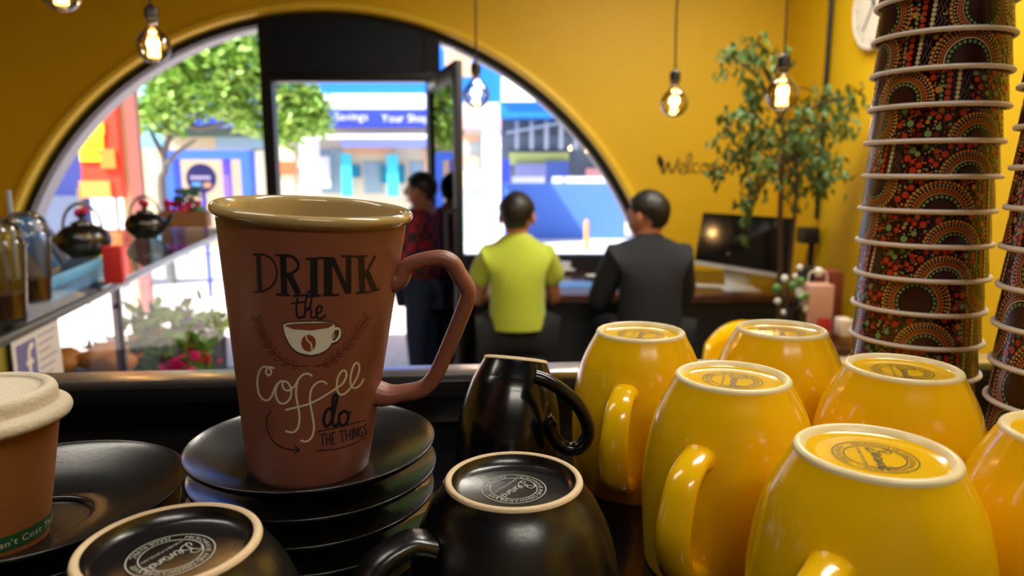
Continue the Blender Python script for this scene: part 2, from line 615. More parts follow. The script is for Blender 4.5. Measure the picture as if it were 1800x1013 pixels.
MB().box((-0.64, -0.40, 0.0), (1.25, 0.58, 0.86)).obj('base_cabinet', M_black, ct, smooth=False)

# =================================================================== BROWN MUG
b0 = at_d(544, 834, 0.350); b0.z = ZS+0.0515+0.0046
t0 = at_y(556, 368, b0.y-0.002)
ax = (t0-b0)
Hm = 0.1275
tilt = atan2(ax.x, ax.z)
mug_rot = (R(2.6), tilt, 0)
mug = thing('latte_mug', 'tall brown mug printed DRINK the Coffee do THE THINGS on black saucers', 'mug', b0, mug_rot)
RB, RT = 0.0290, 0.0418
Z0m, Z1m = 0.006, 0.1228
def mug_r(z): return RB + (RT-RB)*(z-Z0m)/(Z1m-Z0m)
prof = [(0, 0.001), (0.024, 0.001), (0.0265, 0.0), (0.0282, 0.0015), (RB, Z0m)]
prof += [(mug_r(z), z) for z in (0.03, 0.06, 0.09, 0.114, Z1m)]
MB().lathe(prof, 96).obj('body', M_mug, mug, ang=60)
prof = smooth_prof([(RT, Z1m), (RT+0.0014, Z1m+0.0008), (RT+0.0026, Z1m+0.0026), (RT+0.0024, Z1m+0.0045), (RT+0.0008, Z1m+0.0056),
                    (RT-0.0010, Z1m+0.0050), (RT-0.0024, Z1m+0.0026), (RT-0.0035, Z1m-0.004)], 4)
prof += [(mug_r(z)-0.0038, z) for z in (0.10, 0.06, 0.03, 0.012)] + [(0.022, 0.006), (0, 0.005)]
MB().lathe(prof, 96).obj('glazed_rim', M_mug_in, mug, ang=60, label='glossy cream lip and inside')
MI = mat_of(b0, mug_rot).inverted()
# handle: traced centre line on the vertical plane through the mug's axis
hp = [(706, 486), (718, 466), (742, 456), (775, 451), (796, 459), (809, 480), (822, 502), (824, 518), (812, 552), (788, 610), (768, 654), (752, 675), (735, 684), (712, 688), (684, 692)]
hp = [MI @ at_y(x, y, b0.y) for x, y in hp]
hp = [Vector((p.x, 0, p.z)) for p in hp]
hp = [hp[0]+Vector((-0.006, 0, -0.002))]+hp+[hp[-1]+Vector((-0.007, 0, 0.0005))]
hs = spline(hp, 5)
n = len(hs)
wa = [0.0060+0.0020*max(0, 1-min(i, n-1-i)/10) for i in range(n)]
wb = [0.0037+0.0026*max(0, 1-min(i, n-1-i)/8) for i in range(n)]
MB().sweep(hs, wa, wb, side=(0, 1, 0), n=20, power=2.6).obj('handle', M_mug, mug, ang=60)
# artwork printed on the mug wall
CAMO = MI @ Vector((0, 0, CZ))
MI3 = MI.to_3x3()
kk = (RT-RB)/(Z1m-Z0m)
def on_mug(u, v, off=0.00022):
    px, py = 420+u*0.3949, 420+v*0.3949
    d = MI3 @ ray(px, py)
    o = CAMO
    # x^2+y^2 = (c0 + kk z)^2
    c0 = RB-kk*Z0m+off
    a = d.x**2+d.y**2-(kk*d.z)**2
    b = 2*(o.x*d.x+o.y*d.y-(c0+kk*o.z)*kk*d.z)
    c = o.x**2+o.y**2-(c0+kk*o.z)**2
    disc = max(0, b*b-4*a*c)
    t = (-b-sqrt(disc))/(2*a)
    return o+d*t
om2 = lambda u, v: on_mug(u, v, 0.00034)
om3 = lambda u, v: on_mug(u, v, 0.00046)
mb = MB()
def st(pts, w, sm=False): ribbon(mb, pts, w, on_mug, smooth=sm)
# D R I N K
st([(86, 70), (93, 236)], 20); st([(60, 68), (95, 70)], 8); st([(62, 237), (108, 234)], 7)
st([(80, 68), (118, 72), (150, 95), (168, 135), (166, 175), (145, 210), (112, 230), (96, 236)], 7, True)
st([(196, 72), (202, 248)], 28); st([(163, 72), (214, 72)], 8); st([(166, 246), (226, 251)], 9)
st([(205, 72), (240, 80), (262, 105), (262, 130), (240, 150), (214, 158)], 12, True)
st([(222, 156), (266, 246)], 27); st([(240, 254), (302, 250)], 8)
st([(334, 88), (334, 252)], 33); st([(296, 90), (374, 84)], 9); st([(300, 256), (364, 252)], 9)
st([(396, 86), (398, 248)], 38); st([(366, 84), (422, 86)], 8); st([(372, 251), (446, 249)], 9)
st([(416, 88), (484, 240)], 22); st([(489, 78), (488, 244)], 24); st([(456, 77), (516, 77)], 8)
st([(545, 80), (550, 236)], 27); st([(518, 79), (572, 76)], 8); st([(520, 241), (580, 237)], 9)
st([(562, 160), (608, 76)], 9); st([(566, 140), (604, 226)], 25); st([(584, 234), (626, 224)], 8)
mb.obj('lettering', M_black_print, mug, smooth=False, fix=False, label='black printed word DRINK'); mb = MB()
# the
def sw(pts, w): ribbon(mb, pts, w, on_mug, smooth=True)
sw([(262, 262), (256, 300), (258, 335), (270, 352), (286, 344)], 9); sw([(232, 288), (262, 284), (294, 280)], 7)
sw([(308, 320), (322, 280), (320, 240), (308, 238), (298, 275), (291, 352)], 9)
sw([(293, 335), (306, 310), (318, 306), (322, 322), (320, 345), (332, 352), (346, 340)], 8)
sw([(346, 334), (366, 322), (368, 302), (354, 300), (345, 320), (350, 350), (368, 354), (388, 338)], 9)
mb.obj('lettering', M_black_print, mug, smooth=False, fix=False, label='black printed word the'); mb = MB()
# do
sw([(410, 756), (392, 762), (378, 796), (384, 832), (402, 828), (418, 796), (430, 745), (438, 702), (430, 694), (420, 712), (416, 770), (418, 822), (430, 832), (444, 820)], 13)
sw([(468, 768), (450, 780), (446, 812), (460, 832), (480, 818), (488, 788), (478, 768), (464, 770)], 12); sw([(478, 776), (490, 778), (500, 768)], 7)
mb.obj('lettering', M_black_print, mug, smooth=False, fix=False, label='black printed word do'); mb = MB()
st([(350, 860), (565, 808)], 4); sw([(348, 943), (440, 935), (510, 912), (564, 884)], 4)
for s_ in ([(357, 873), (387, 868)], [(371, 870), (374, 922)], [(388, 868), (391, 920)], [(405, 866), (408, 918)], [(389, 895), (407, 892)],
           [(414, 864), (417, 916)], [(413, 865), (429, 862)], [(415, 890), (427, 888)], [(416, 915), (431, 912)],
           [(444, 860), (473, 853)], [(458, 857), (462, 905)], [(477, 852), (480, 902)], [(494, 848), (497, 896)], [(478, 877), (496, 873)],
           [(505, 846), (508, 893)], [(516, 890), (513, 842)], [(513, 842), (531, 884)], [(531, 884), (529, 837)]):
    st(s_, 5)
sw([(550, 838), (540, 840), (536, 862), (541, 880), (550, 876), (550, 860), (544, 860)], 4.5)
sw([(570, 826), (560, 828), (557, 842), (566, 852), (568, 866), (557, 874)], 4.5)
mb.obj('lettering', M_black_print, mug, smooth=False, fix=False, label='black printed words THE THINGS between two lines')
mb = MB()
sw([(143, 765), (124, 800), (126, 850), (150, 898), (190, 928), (230, 938), (268, 940)], 4.5)
st([(246, 920), (270, 940)], 5); st([(270, 940), (247, 956)], 5)
mb.obj('printed_arrow', mat('dark_brown_print', '#2a1714', 0.5), mug, smooth=False, fix=False, label='thin dark curved arrow')
mb = MB()
sw([(158, 578), (140, 572), (122, 582), (122, 600), (134, 608), (144, 596), (138, 578), (120, 570), (100, 576), (86, 606), (82, 650), (92, 696), (118, 720), (142, 708), (158, 670), (172, 644)], 9)
sw([(196, 632), (178, 640), (164, 670), (166, 706), (184, 732), (210, 730), (230, 704), (232, 668), (216, 640), (196, 636), (196, 662), (216, 676), (244, 660), (262, 632)], 9)
sw([(326, 612), (312, 602), (288, 604), (262, 632), (254, 690), (264, 750), (270, 800), (262, 842), (240, 862), (206, 856)], 9)
sw([(208, 762), (250, 752), (310, 736), (370, 706), (430, 668), (462, 644), (478, 612), (474, 588), (458, 590), (440, 620), (436, 664), (448, 692), (470, 690), (500, 660), (528, 612), (536, 570), (524, 552), (508, 572), (496, 620), (500, 656), (520, 664), (542, 648), (556, 622)], 9)
sw([(392, 648), (376, 636), (350, 640), (324, 668), (316, 720), (326, 780), (334, 836), (326, 880), (302, 902), (274, 898)], 9)
mb.obj('white_lettering', M_cream_print, mug, smooth=False, fix=False, label='cream handwritten word Coffee')
# printed cup picture
mb = MB()
def fill(mb, top, bot, x0, x1, fn, mi, n=40):
    vs = []
    for k in range(n+1):
        x = x0+(x1-x0)*k/n
        for j in range(4):
            v = top(x)*(1-j/3)+bot(x)*j/3
            vs.append(fn(x, v))
    fs = []
    for k in range(n):
        for j in range(3):
            a = 4*k+j
            fs.append((a, a+1, a+5, a+4))
    mb.add(vs, fs, mi)
def interp(tab):
    def g(x):
        for (xa, ya), (xb, yb) in zip(tab, tab[1:]):
            if x <= xb: return ya+(yb-ya)*(x-xa)/(xb-xa)
        return tab[-1][1]
    return g
ctop = interp([(193, 380), (215, 372), (260, 368), (340, 366), (400, 368), (430, 375)])
cbot = interp([(193, 382), (200, 414), (212, 446), (228, 474), (248, 496), (275, 510), (320, 518), (360, 510), (390, 495), (410, 474), (424, 440), (430, 376)])
fill(mb, ctop, cbot, 193, 430, on_mug, 0)
ftop = interp([(208, 386), (250, 380), (320, 378), (400, 376), (422, 380)])
fbot = interp([(208, 388), (240, 402), (320, 408), (400, 396), (422, 382)])
fill(mb, ftop, fbot, 208, 422, om2, 1)
bt = lambda x: 464-37*sqrt(max(0, 1-((x-310)/33)**2)); bb = lambda x: 464+37*sqrt(max(0, 1-((x-310)/33)**2))
fill(mb, bt, bb, 277, 343, om2, 1, 20)
ribbon(mb, [(298, 430), (304, 452), (320, 466), (326, 496)], 6, om3, 0)
ribbon(mb, [(428, 402), (442, 396), (452, 408), (450, 432), (436, 450), (414, 460)], 15, on_mug, 0)
ribbon(mb, [(427, 392), (444, 390), (456, 404), (456, 434), (440, 456), (410, 468)], 3.5, om3, 2)
ribbon(mb, [(426, 414), (437, 410), (440, 422), (434, 440), (422, 450), (418, 432), (426, 414)], 3.5, om3, 2)
ribbon(mb, [(194, 381), (200, 414), (212, 446), (228, 474), (248, 496), (275, 511), (320, 519), (360, 511), (390, 496), (412, 474)], 3.5, om3, 2)
ribbon(mb, [(194, 381), (215, 372), (260, 368), (340, 366), (400, 368), (430, 376), (426, 384)], 3.5, om3, 2)
ribbon(mb, [(206, 386), (250, 379), (320, 377), (400, 375), (424, 380)], 2.5, om3, 2)
mb.obj('printed_cup_picture', [M_white_print, mat('mug_brown_print', '#8a4630', 0.5), M_black_print], mug, smooth=False, fix=False, label='printed picture of a white cup with a coffee bean')
mb = MB()
br = [spline([(78, 352), (98, 410), (126, 462), (170, 520), (230, 560), (310, 566)], 6), spline([(572, 345), (540, 400), (505, 452), (460, 500), (400, 550), (334, 568)], 6)]
for P in br:
    ribbon(mb, [(p.x, p.y) for p in P], 3, on_mug, 0, smooth=False)
    for i in range(2, len(P)-2, 3):
        t = (P[i+1]-P[i-1]).normalized()
        for sgn in (-1, 1):
            d = Matrix.Rotation(sgn*R(40), 3, 'Z') @ (-t)
            nn = Vector((-d.y, d.x, 0))
            loop = [P[i]+d*(15*(1-cos(a)))+nn*(7*sin(a)) for a in [2*pi*k/8 for k in range(9)]]
            ribbon(mb, [(p.x, p.y) for p in loop], 2.4, on_mug, 0, n=2)
mb.obj('printed_laurel', M_laurel, mug, smooth=False, fix=False, label='dark red printed laurel sprigs')

# =================================================================== SAUCERS
def saucer_mesh():
    pr = [(0, 0.0042), (0.0195, 0.0042), (0.0212, 0.0046), (0.0222, 0.0058), (0.0236, 0.0062), (0.030, 0.0064), (0.040, 0.0086), (0.050, 0.0125), (0.058, 0.0162), (0.0612, 0.0180),
          (0.0625, 0.0190), (0.0628, 0.0180), (0.0612, 0.0160), (0.056, 0.0125), (0.047, 0.0078), (0.038, 0.0035), (0.0345, 0.0022), (0.034, 0.0), (0.031, 0.0), (0.030, 0.0018), (0, 0.0020)]
    return MB().lathe(smooth_prof(pr, 3), 96).mesh('saucer', M_black_sat, ang=80)
SM = saucer_mesh()
ordn = ['topmost', 'second from the top', 'third from the top', 'fourth from the top', 'lowest']
s1 = (at_d(546, 783, 0.345).x, 0.333)
for k in range(5):
    o = bpy.data.objects.new('saucer', SM); COL.objects.link(o)
    o.location = (s1[0]+[0, 0.0006, -0.0008, 0.0005, 0][k], s1[1], ZS + 0.0515 - 0.0125*k); o.scale = (0.945,)*3
    if k == 4: o.location.z = ZS+0.0008
    tag(o, f'black saucer under the brown mug, {ordn[k]} of its stack of five', 'saucer', 'black saucers stacked under the brown mug')
s2 = at_d(58, 884, 0.305)
for k in range(5):
    o = bpy.data.objects.new('saucer', SM); COL.objects.link(o)
    o.location = (s2.x+[0, -0.003, 0.001, -0.001, 0][k], s2.y, ZS + 0.0455 - 0.0112*k); o.scale = (0.96,)*3
    tag(o, f'black saucer under the kraft paper cup, {ordn[k]} of its stack of five', 'saucer', 'black saucers stacked under the kraft paper cup')

# =================================================================== MAKER'S STAMP (flat, local XY, up = +Y, radius about 14.5 mm)
def stamp_mesh(name, m):
    mb = MB()
    for r, wd in ((0.0142, 0.00022), (0.0104, 0.00022)):
        n = 72
        vs = []
        for k in range(n):
            a = 2*pi*k/n
            vs += [((r-wd)*cos(a), (r-wd)*sin(a), 0), ((r+wd)*cos(a), (r+wd)*sin(a), 0)]
        mb.add(vs, [(2*k, 2*k+1, (2*k+3) % (2*n), (2*k+2) % (2*n)) for k in range(n)])
    def arc_top(x, y):
        rr = 0.0112+y; a = pi/2 - x/0.0112
        return Vector((rr*cos(a), rr*sin(a), 0))
    def arc_bot(x, y):
        rr = 0.0134-y; a = -pi/2 + x/0.0134
        return Vector((rr*cos(a), rr*sin(a), 0))
    text_on(mb, 'MICROWAVE AND DISHWASHER SAFE', 0.0026, arc_top, track=0.10)
    text_on(mb, 'MADE IN PRC', 0.0029, arc_bot, track=0.12)
    text_on(mb, 'DURABLE PORCELAIN', 0.0017, lambda x, y: Vector((x, y-0.0050, 0)), track=0.08)
    S = 0.00017
    sc = lambda u, v: Vector(((u-50)*S, v*S, 0))
    for pts in ([(8, 34), (14, 18), (10, -4), (4, -10), (0, -2), (6, 8)], [(-4, 26), (6, 38), (22, 38), (24, 26), (12, 16), (24, 14), (27, 0), (14, -8), (6, -4)],
                [(27, 0), (36, 6), (38, 14), (32, 14), (31, 2), (38, -4), (44, 2), (46, 12), (49, -4), (55, 12), (60, 8)],
                [(70, 8), (62, 12), (59, 2), (64, -5), (70, 6), (70, -4), (75, 0), (77, 10), (77, -4), (80, 6), (85, 11), (87, 0), (91, -4)],
                [(101, 8), (94, 10), (91, 1), (96, -5), (102, 8), (105, 32), (103, 2), (108, -4), (113, 4), (117, 11), (112, 13), (110, 2), (116, -5), (124, 2)]):
        ribbon(mb, pts, 2.6, sc, n=4)
    return mb.mesh(name, m, smooth=False, fix=False)
ST_W = stamp_mesh('maker_stamp', mat('silver_stamp_print', '#b6b4ac', 0.6))
ST_B = stamp_mesh('maker_stamp', mat('black_stamp_print', '#1c1a10', 0.5))
def add_stamp(me, parent, z, rot, scale=1.0):
    o = bpy.data.objects.new('maker_stamp', me); COL.objects.link(o)
    o.parent = parent; o.location = (0, 0, z); o.rotation_euler = (0, 0, rot); o.scale = (scale,)*3
    return o

# =================================================================== YELLOW MUGS (upside down)
YM = thing('yellow_mug', 'x', 'mug', (0, 0, 0))
prof = [(0, 0.0968), (0.0195, 0.0968), (0.0228, 0.0972), (0.0240, 0.0980)]
prof_o = smooth_prof([(0.0276, 0.0985), (0.0296, 0.0945), (0.0338, 0.0865), (0.0376, 0.077), (0.0404, 0.065), (0.0420, 0.052), (0.0424, 0.038), (0.0418, 0.02), (0.0404, 0.004), (0.0398, 0.0004),
                      (0.0386, 0.0), (0.0378, 0.004), (0.0383, 0.02), (0.0385, 0.045), (0.0368, 0.068), (0.030, 0.086), (0.018, 0.0925), (0, 0.0932)], 4)
mb = MB().lathe(prof, 80); mb.lathe(prof_o, 80)
mb.obj('body', M_yellow, YM, ang=60)
MB().lathe(smooth_prof([(0.0232, 0.0972), (0.0244, 0.0990), (0.0257, 0.1000), (0.0268, 0.0998), (0.0277, 0.0990), (0.0280, 0.0978)], 3), 80).obj('foot_ring', M_pale_ring, YM, ang=70, label='pale cream foot ring')
hy_ = spline([(0.0370, 0, 0.0690), (0.046, 0, 0.0690), (0.056, 0, 0.0640), (0.0625, 0, 0.0530), (0.0650, 0, 0.0400), (0.0600, 0, 0.0240), (0.0500, 0, 0.0160), (0.0390, 0, 0.0130)], 6)
n = len(hy_)
MB().sweep(hy_, [0.0070+0.0020*(i/n)+0.0015*max(0, 1-i/5) for i in range(n)], [0.0045+0.002*max(0, 1-min(i, n-1-i)/6) for i in range(n)], side=(0, 1, 0), n=20, power=2.3).obj('handle', M_yellow, YM, ang=70)
add_stamp(ST_B, YM, 0.09705, 0, 1.0)
ZT = ZS+0.1
specs = [((1126, 580), 108, 'yellow mug upside down beside the small black espresso cup', -28),
         ((1288, 658), 112, 'yellow mug upside down in the middle, handle towards the viewer', -30),
         ((1374, 576), 200, 'yellow mug upside down farthest back, in front of the yellow chair', -30),
         ((1539, 789), 96, 'largest looking yellow mug, upside down at the bottom right front', -25),
         ((1587, 643), 190, 'yellow mug upside down right in front of the left patterned cup stack', -30),
         ((1908, 760), 150, 'yellow mug upside down cut off by the right edge', -20)]
for i, ((px, py), hd, lab, sr) in enumerate(specs):
    p = at_z(px, py, ZT); p.z = ZS
    # handle azimuth: hd degrees measured from the direction +X, towards the viewer
    face = atan2(-p.y, -p.x)
    az = {108: R(-112), 112: R(-127), 200: R(70), 96: R(-133), 190: R(60), 150: R(20)}[hd]
    if i == 0:
        YM.location = p; YM.rotation_euler = (0, 0, az); YM['label'] = lab; YM['group'] = 'yellow mugs upside down on the machine'; r = YM
    else:
        r = copy_tree(YM, p, (0, 0, az), lab, 'yellow mugs upside down on the machine')
    for c in r.children:
        if c.name.startswith('maker_stamp'):
            c.rotation_euler = (0, 0, R(-90 + sr + 10) - az)

# =================================================================== BLACK CUPS (upside down)
def black_cup(label, px, py, ztop, az, sr, H=0.066, handle=True, grp='black cups upside down'):
    p = at_z(px, py, ztop)
    r = thing('cappuccino_cup', label, 'cup', (p.x, p.y, ztop-H), (0, 0, az), grp)
    k = 1.0
    mb = MB().lathe([(0, H-0.0052), (0.0235, H-0.0052), (0.0256, H-0.0042), (0.0268, H-0.0018), (0.0273, H-0.0004)], 96)
    mb.lathe(smooth_prof([(0.0303, H-0.0012), (0.0320, H-0.005), (0.0375, H-0.0130), (0.0425, H-0.0240), (0.0458, H-0.0370), (0.0472, H-0.052), (0.0470, 0.003), (0.0462, 0.0),
                          (0.0452, 0.003), (0.0445, 0.03), (0.038, H-0.016), (0.025, H-0.008), (0, H-0.0072)], 4), 96)
    mb.obj('body', M_black_sat, r, ang=60)
    MB().lathe(smooth_prof([(0.0272, H-0.0008), (0.0277, H-0.0001), (0.0288, H+0.0002), (0.0300, H-0.0002), (0.0305, H-0.0014)], 3), 96).obj('foot_ring', M_clay, r, ang=70, label='bare cream clay foot ring')
    hp = spline([(0.041, 0, H-0.020), (0.050, 0, H-0.0175), (0.062, 0, H-0.022), (0.070, 0, H-0.032), (0.070, 0, H-0.045), (0.060, 0, H-0.054), (0.0465, 0, H-0.055)], 6)
    n = len(hp)
    MB().sweep(hp, [0.0075+0.002*max(0, 1-i/6) for i in range(n)], 0.0042, side=(0, 1, 0), n=20, power=3).obj('handle', M_black_sat, r, ang=60)
    add_stamp(ST_W, r, H-0.0050, sr-az, 1.0)
    return r
black_cup('black cup upside down at bottom centre, handle towards the saucer stack', 903, 840, ZS+0.066, R(-150), R(-125))
black_cup('black cup upside down at the bottom left corner beside the kraft cup', 299, 952, ZS+0.072, R(-60), R(-115), H=0.066)
r2 = thing('cappuccino_cup', 'black cup mostly hidden beneath the bottom left black cup', 'cup', (at_z(299, 952, ZS+0.072).x, at_z(299, 952, ZS+0.072).y, ZS), (0, 0, R(-60)), 'black cups upside down')
MB().lathe(smooth_prof([(0, 0.058), (0.024, 0.058), (0.036, 0.047), (0.0425, 0.034), (0.0445, 0.02), (0.0462, 0.002), (0.0452, 0.0), (0.043, 0.01), (0.040, 0.03), (0.03, 0.046), (0, 0.052)], 4), 64).obj('body', M_black_sat, r2, ang=60)

# small espresso cup, leaning away from the viewer
ec_loc = Vector((0.0, 0.402, ZS+0.001))
e_rot = (R(-17), R(6), 0)
pt = at_y(898, 790, 0.40)
ec_loc = Vector((pt.x-0.0035, 0.40, ZS+0.0245))
ec = thing('espresso_cup', 'small glossy black espresso cup upside down, leaning on the tray', 'cup', ec_loc, e_rot)
ec.scale = (1.06,)*3
o = bpy.data.objects.new('saucer', SM); COL.objects.link(o); o.location = (pt.x, 0.404, ZS+0.0005); o.scale = (0.66,)*3
tag(o, 'small black saucer tucked under the tilted espresso cup', 'saucer')
H = 0.0625
MB().lathe(smooth_prof([(0, H-0.002), (0.0150, H-0.002), (0.0166, H-0.0004), (0.0178, H-0.0006), (0.0186, H-0.003), (0.0225, H-0.012), (0.0262, H-0.024), (0.0286, H-0.037), (0.0292, H-0.050), (0.0282, 0.001), (0.0274, 0.0),
     (0.0268, 0.004), (0.0270, 0.03), (0.020, H-0.008), (0, H-0.006)], 4), 72).obj('body', M_black_gl, ec, ang=60)
MB().lathe([(0.0155, H-0.0010), (0.0170, H-0.0001), (0.0180, H-0.0004), (0.0185, H-0.0018)], 72).obj('foot_ring', M_clay, ec, ang=70, label='thin bare clay foot ring')
EI = (mat_of(ec_loc, e_rot) @ Matrix.Diagonal((1.06, 1.06, 1.06, 1))).inverted()
hp = [(940, 662), (958, 668), (985, 684), (1012, 708), (1030, 738), (1034, 764), (1022, 784), (1002, 790), (982, 780), (970, 762), (966, 744), (974, 736)]
hp = spline([EI @ at_y(x, y, 0.378) for x, y in hp], 4)
n = len(hp)
MB().sweep(hp, [0.0045 - 0.0012*i/n for i in range(n)], 0.0036, side=EI.to_3x3() @ Vector((0, 1, 0)), n=16).obj('handle', M_black_gl, ec, ang=60)

# =================================================================== KRAFT CUP
kb = at_z(-14, 953, ZS+0.0455+0.0052)
kc = thing('takeaway_cup', 'brown kraft paper coffee cup with white lid and green band on a black saucer', 'cup', kb)
kc.scale = (0.765,)*3
kr = lambda z: 0.0258 + (0.0375-0.0258)*z/0.072
MB().lathe([(0, 0.004), (0.0235, 0.004), (0.0240, 0.0), (0.0258, 0.0002)] + [(kr(z), z) for z in (0.02, 0.04, 0.06, 0.072)] + [(0.0365, 0.072), (0.0255, 0.006), (0, 0.005)], 72).obj('cup_body', M_kraft, kc, ang=50)
gband = MB().lathe([(kr(0.0045)+0.0003, 0.0045), (kr(0.0128)+0.0003, 0.0128)], 96).obj('green_band', M_green_band, kc, fix=False)
mb = MB()
def on_kraft(x, y):
    a = R(140) + x/0.0262
    rr = kr(y+0.0070)+0.0006
    ang = -pi/2 + a
    return Vector((rr*cos(ang), rr*sin(ang), 0.0070+y))
text_on(mb, "Doesn't Cost The Earth", 0.0050, on_kraft, align=1.0, track=0.13)
mb.obj('band_lettering', M_white_print, gband, smooth=False, fix=False, label="white words Doesn't Cost The Earth on the green band")
MB().lathe(smooth_prof([(r_, 0.0675+(z_-0.0715)*0.80) for r_, z_ in [(0.0378, 0.0715), (0.0400, 0.0705), (0.0420, 0.0715), (0.0428, 0.0745), (0.0418, 0.0778), (0.0395, 0.0795), (0.0372, 0.0802), (0.0368, 0.0830), (0.0366, 0.0880), (0.0350, 0.0910), (0.0325, 0.0918), (0.0300, 0.0905), (0.0270, 0.0890), (0, 0.0885)]], 3), 72).obj('lid', M_fibre, kc, ang=70, label='white moulded fibre lid')

# =================================================================== PATTERNED PAPER CUP STACKS
CR0, CK, CH = 0.0418, 0.105, 0.098      # wall radius at the rim, taper, height
def cr(z): return CR0 - CK*z
DC = [mat('print_maroon', '#3a120e', 0.25, var=0.1), mat('print_red', '#c23a1e', 0.25, var=0.08), mat('print_orange', '#d08a34', 0.25, var=0.08), mat('print_green', '#7f9a5a', 0.25, var=0.1),
      mat('print_cream', '#d8c08a', 0.25, var=0.05), mat('print_brick', '#6e2416', 0.25, var=0.1), mat('print_lilac', '#8d7078', 0.25, var=0.05), mat('print_black', '#140908', 0.25, var=0.1)]
U = 2*pi*CR0*1000
def band_mesh(seed):
    rnd = random.Random(seed)
    mb = MB()
    V0, V1 = 1.8, 24.0
    def pt(u, v, layer):
        v = min(V1, max(V0, v)); z = v/1000
        r = cr(z)+0.00015+0.00006*layer
        a = u/1000/CR0
        return Vector((r*cos(a), r*sin(a), z))
    def disc(u, v, r, mi, layer=2, n=None, ry=None):
        if v+r < V0 or v-r > V1: return
        n = n or (8 if r < 0.8 else 14 if r < 3 else 26)
        ry = ry or r
        if r < 3:
            mb.add([pt(u+r*cos(2*pi*k/n), v+ry*sin(2*pi*k/n), layer) for k in range(n)], [tuple(range(n))], mi)
        else:
            fs = []
            vs = []
            m = 5
            for j in range(m+1):
                for k in range(n):
                    rr = r*j/m
                    vs.append(pt(u+rr*cos(2*pi*k/n), v+rr*sin(2*pi*k/n), layer))
            for j in range(m):
                for k in range(n):
                    fs.append((j*n+k, j*n+(k+1) % n, (j+1)*n+(k+1) % n, (j+1)*n+k))
            mb.add(vs, fs, mi)
    def ringline(u, v, r, wd, mi, layer=3):
        n = 48
        vs = []
        for k in range(n):
            a = 2*pi*k/n
            vs += [pt(u+(r-wd/2)*cos(a), v+(r-wd/2)*sin(a), layer), pt(u+(r+wd/2)*cos(a), v+(r+wd/2)*sin(a), layer)]
        mb.add(vs, [(2*k, 2*k+1, (2*k+3) % (2*n), (2*k+2) % (2*n)) for k in range(n)], mi)
    def dots(u, v, r, rd, mi, gap=1.35, layer=3):
        n = max(6, int(2*pi*r/(2*rd*gap)))
        for k in range(n):
            a = 2*pi*k/n
            disc(u+r*cos(a), v+r*sin(a), rd, mi, layer)
    def motif(u, v, s):
        disc(u, v, 13.5*s, 5, 0)
        disc(u, v, 10.2*s, 7, 1)
        disc(u, v, 7.0*s, 0, 2)
        dots(u, v, 8.6*s, 0.75*s, 3, 1.5)
        ringline(u, v, 10.2*s, 0.55*s, 2 if seed % 2 else 4)
        dots(u, v, 11.4*s, 0.38*s, 2, 1.6)
        dots(u, v, 12.6*s, 0.5*s, 2, 1.6)
        dots(u, v, 14.1*s, 0.45*s, 4 if seed % 3 else 1, 2.0)
        dots(u, v, 15.6*s, 0.85*s, 2, 1.25)
    centers = []
    u = rnd.uniform(0, 10)
    u0 = u
    while u < u0+U-44:
        v = rnd.choice([0.0, 5.0, 10.0, 14.0, 20.0])
        s = rnd.uniform(1.15, 1.4)
        motif(u, v, s); centers.append((u, v, 16.8*s))
        u1 = u+17*s+9+rnd.uniform(0, 3)
        kind = rnd.random()
        g = u+16.5+ (u1-u-33)/2
        if kind < 0.5:      # a band of cream dots, a wavy stripe and red dots
            for i in range(9):
                disc(u1+2+0.2*i, i*2.9, 1.35, 4, 3); disc(u1-3.4+0.2*i, i*3.9+1, 1.7, 1, 3); 
                disc(u1-6.6, i*3.0+1, 1.0, 3, 3)
            for w_ in range(3):
                Pn = [pt(u1+5+w_*2.2+0.8*sin(k*0.9+w_), k, 3) for k in range(0, 26)]
                vs = []
                for p in Pn:
                    vs += [p, p+Vector((0, 0, 0))]
                vs = []
                for k in range(0, 26):
                    uu = u1+5+w_*2.2+0.8*sin(k*0.9+w_)
                    vs += [pt(uu-0.15, k, 3), pt(uu+0.15, k, 3)]
                mb.add(vs, [(2*i, 2*i+1, 2*i+3, 2*i+2) for i in range(25)], 6)
            centers.append((u1+3, 5, 8)); centers.append((u1+3, 18, 8)); centers.append((u1-4, 5, 4)); centers.append((u1-4, 18, 4))
            u = u1+32
        else:
            u = u1+17
    # loose dots between
    placed = []
    cols = [1, 1, 1, 3, 3, 5, 2]
    tries = 0
    while tries < 3800:
        tries += 1
        uu = rnd.uniform(0, U); vv = rnd.uniform(1, 25)
        rr = rnd.choice([2.0, 1.6, 1.3, 0.9, 0.5, 0.35]) if tries > 300 else rnd.choice([2.2, 1.8])
        ok = all(min(abs(uu-c), abs(uu-c+U), abs(uu-c-U))**2 + (vv-d)**2 > (e+rr*0.7)**2 for c, d, e in centers) and \
             all((uu-c)**2+(vv-d)**2 > (rr+e+0.18)**2 for c, d, e in placed)
        if ok:
            placed.append((uu, vv, rr))
            if rr > 0.6:
                disc(uu, vv, rr, rnd.choice(cols), 3)
            else:
                disc(uu, vv, rr, rnd.choice([4, 2, 1]), 3)
    return mb.mesh('printed_dots', DC, smooth=True, ang=80, fix=False)
BANDS = [band_mesh(k) for k in (1, 2, 5)]
cup_wall = MB().lathe([(CR0-0.0004, 0.0008)] + [(cr(z), z) for z in (0.001, 0.024, 0.05, 0.09)] + [(cr(CH)-0.0005, CH), (cr(CH)-0.002, CH), (cr(CH)-0.0025, CH-0.005), (0, CH-0.005)], 72).mesh('cup_body', mat('dark_maroon_gloss_card', '#1c0b09', 0.2, var=0.2, coat=0.25), ang=50)
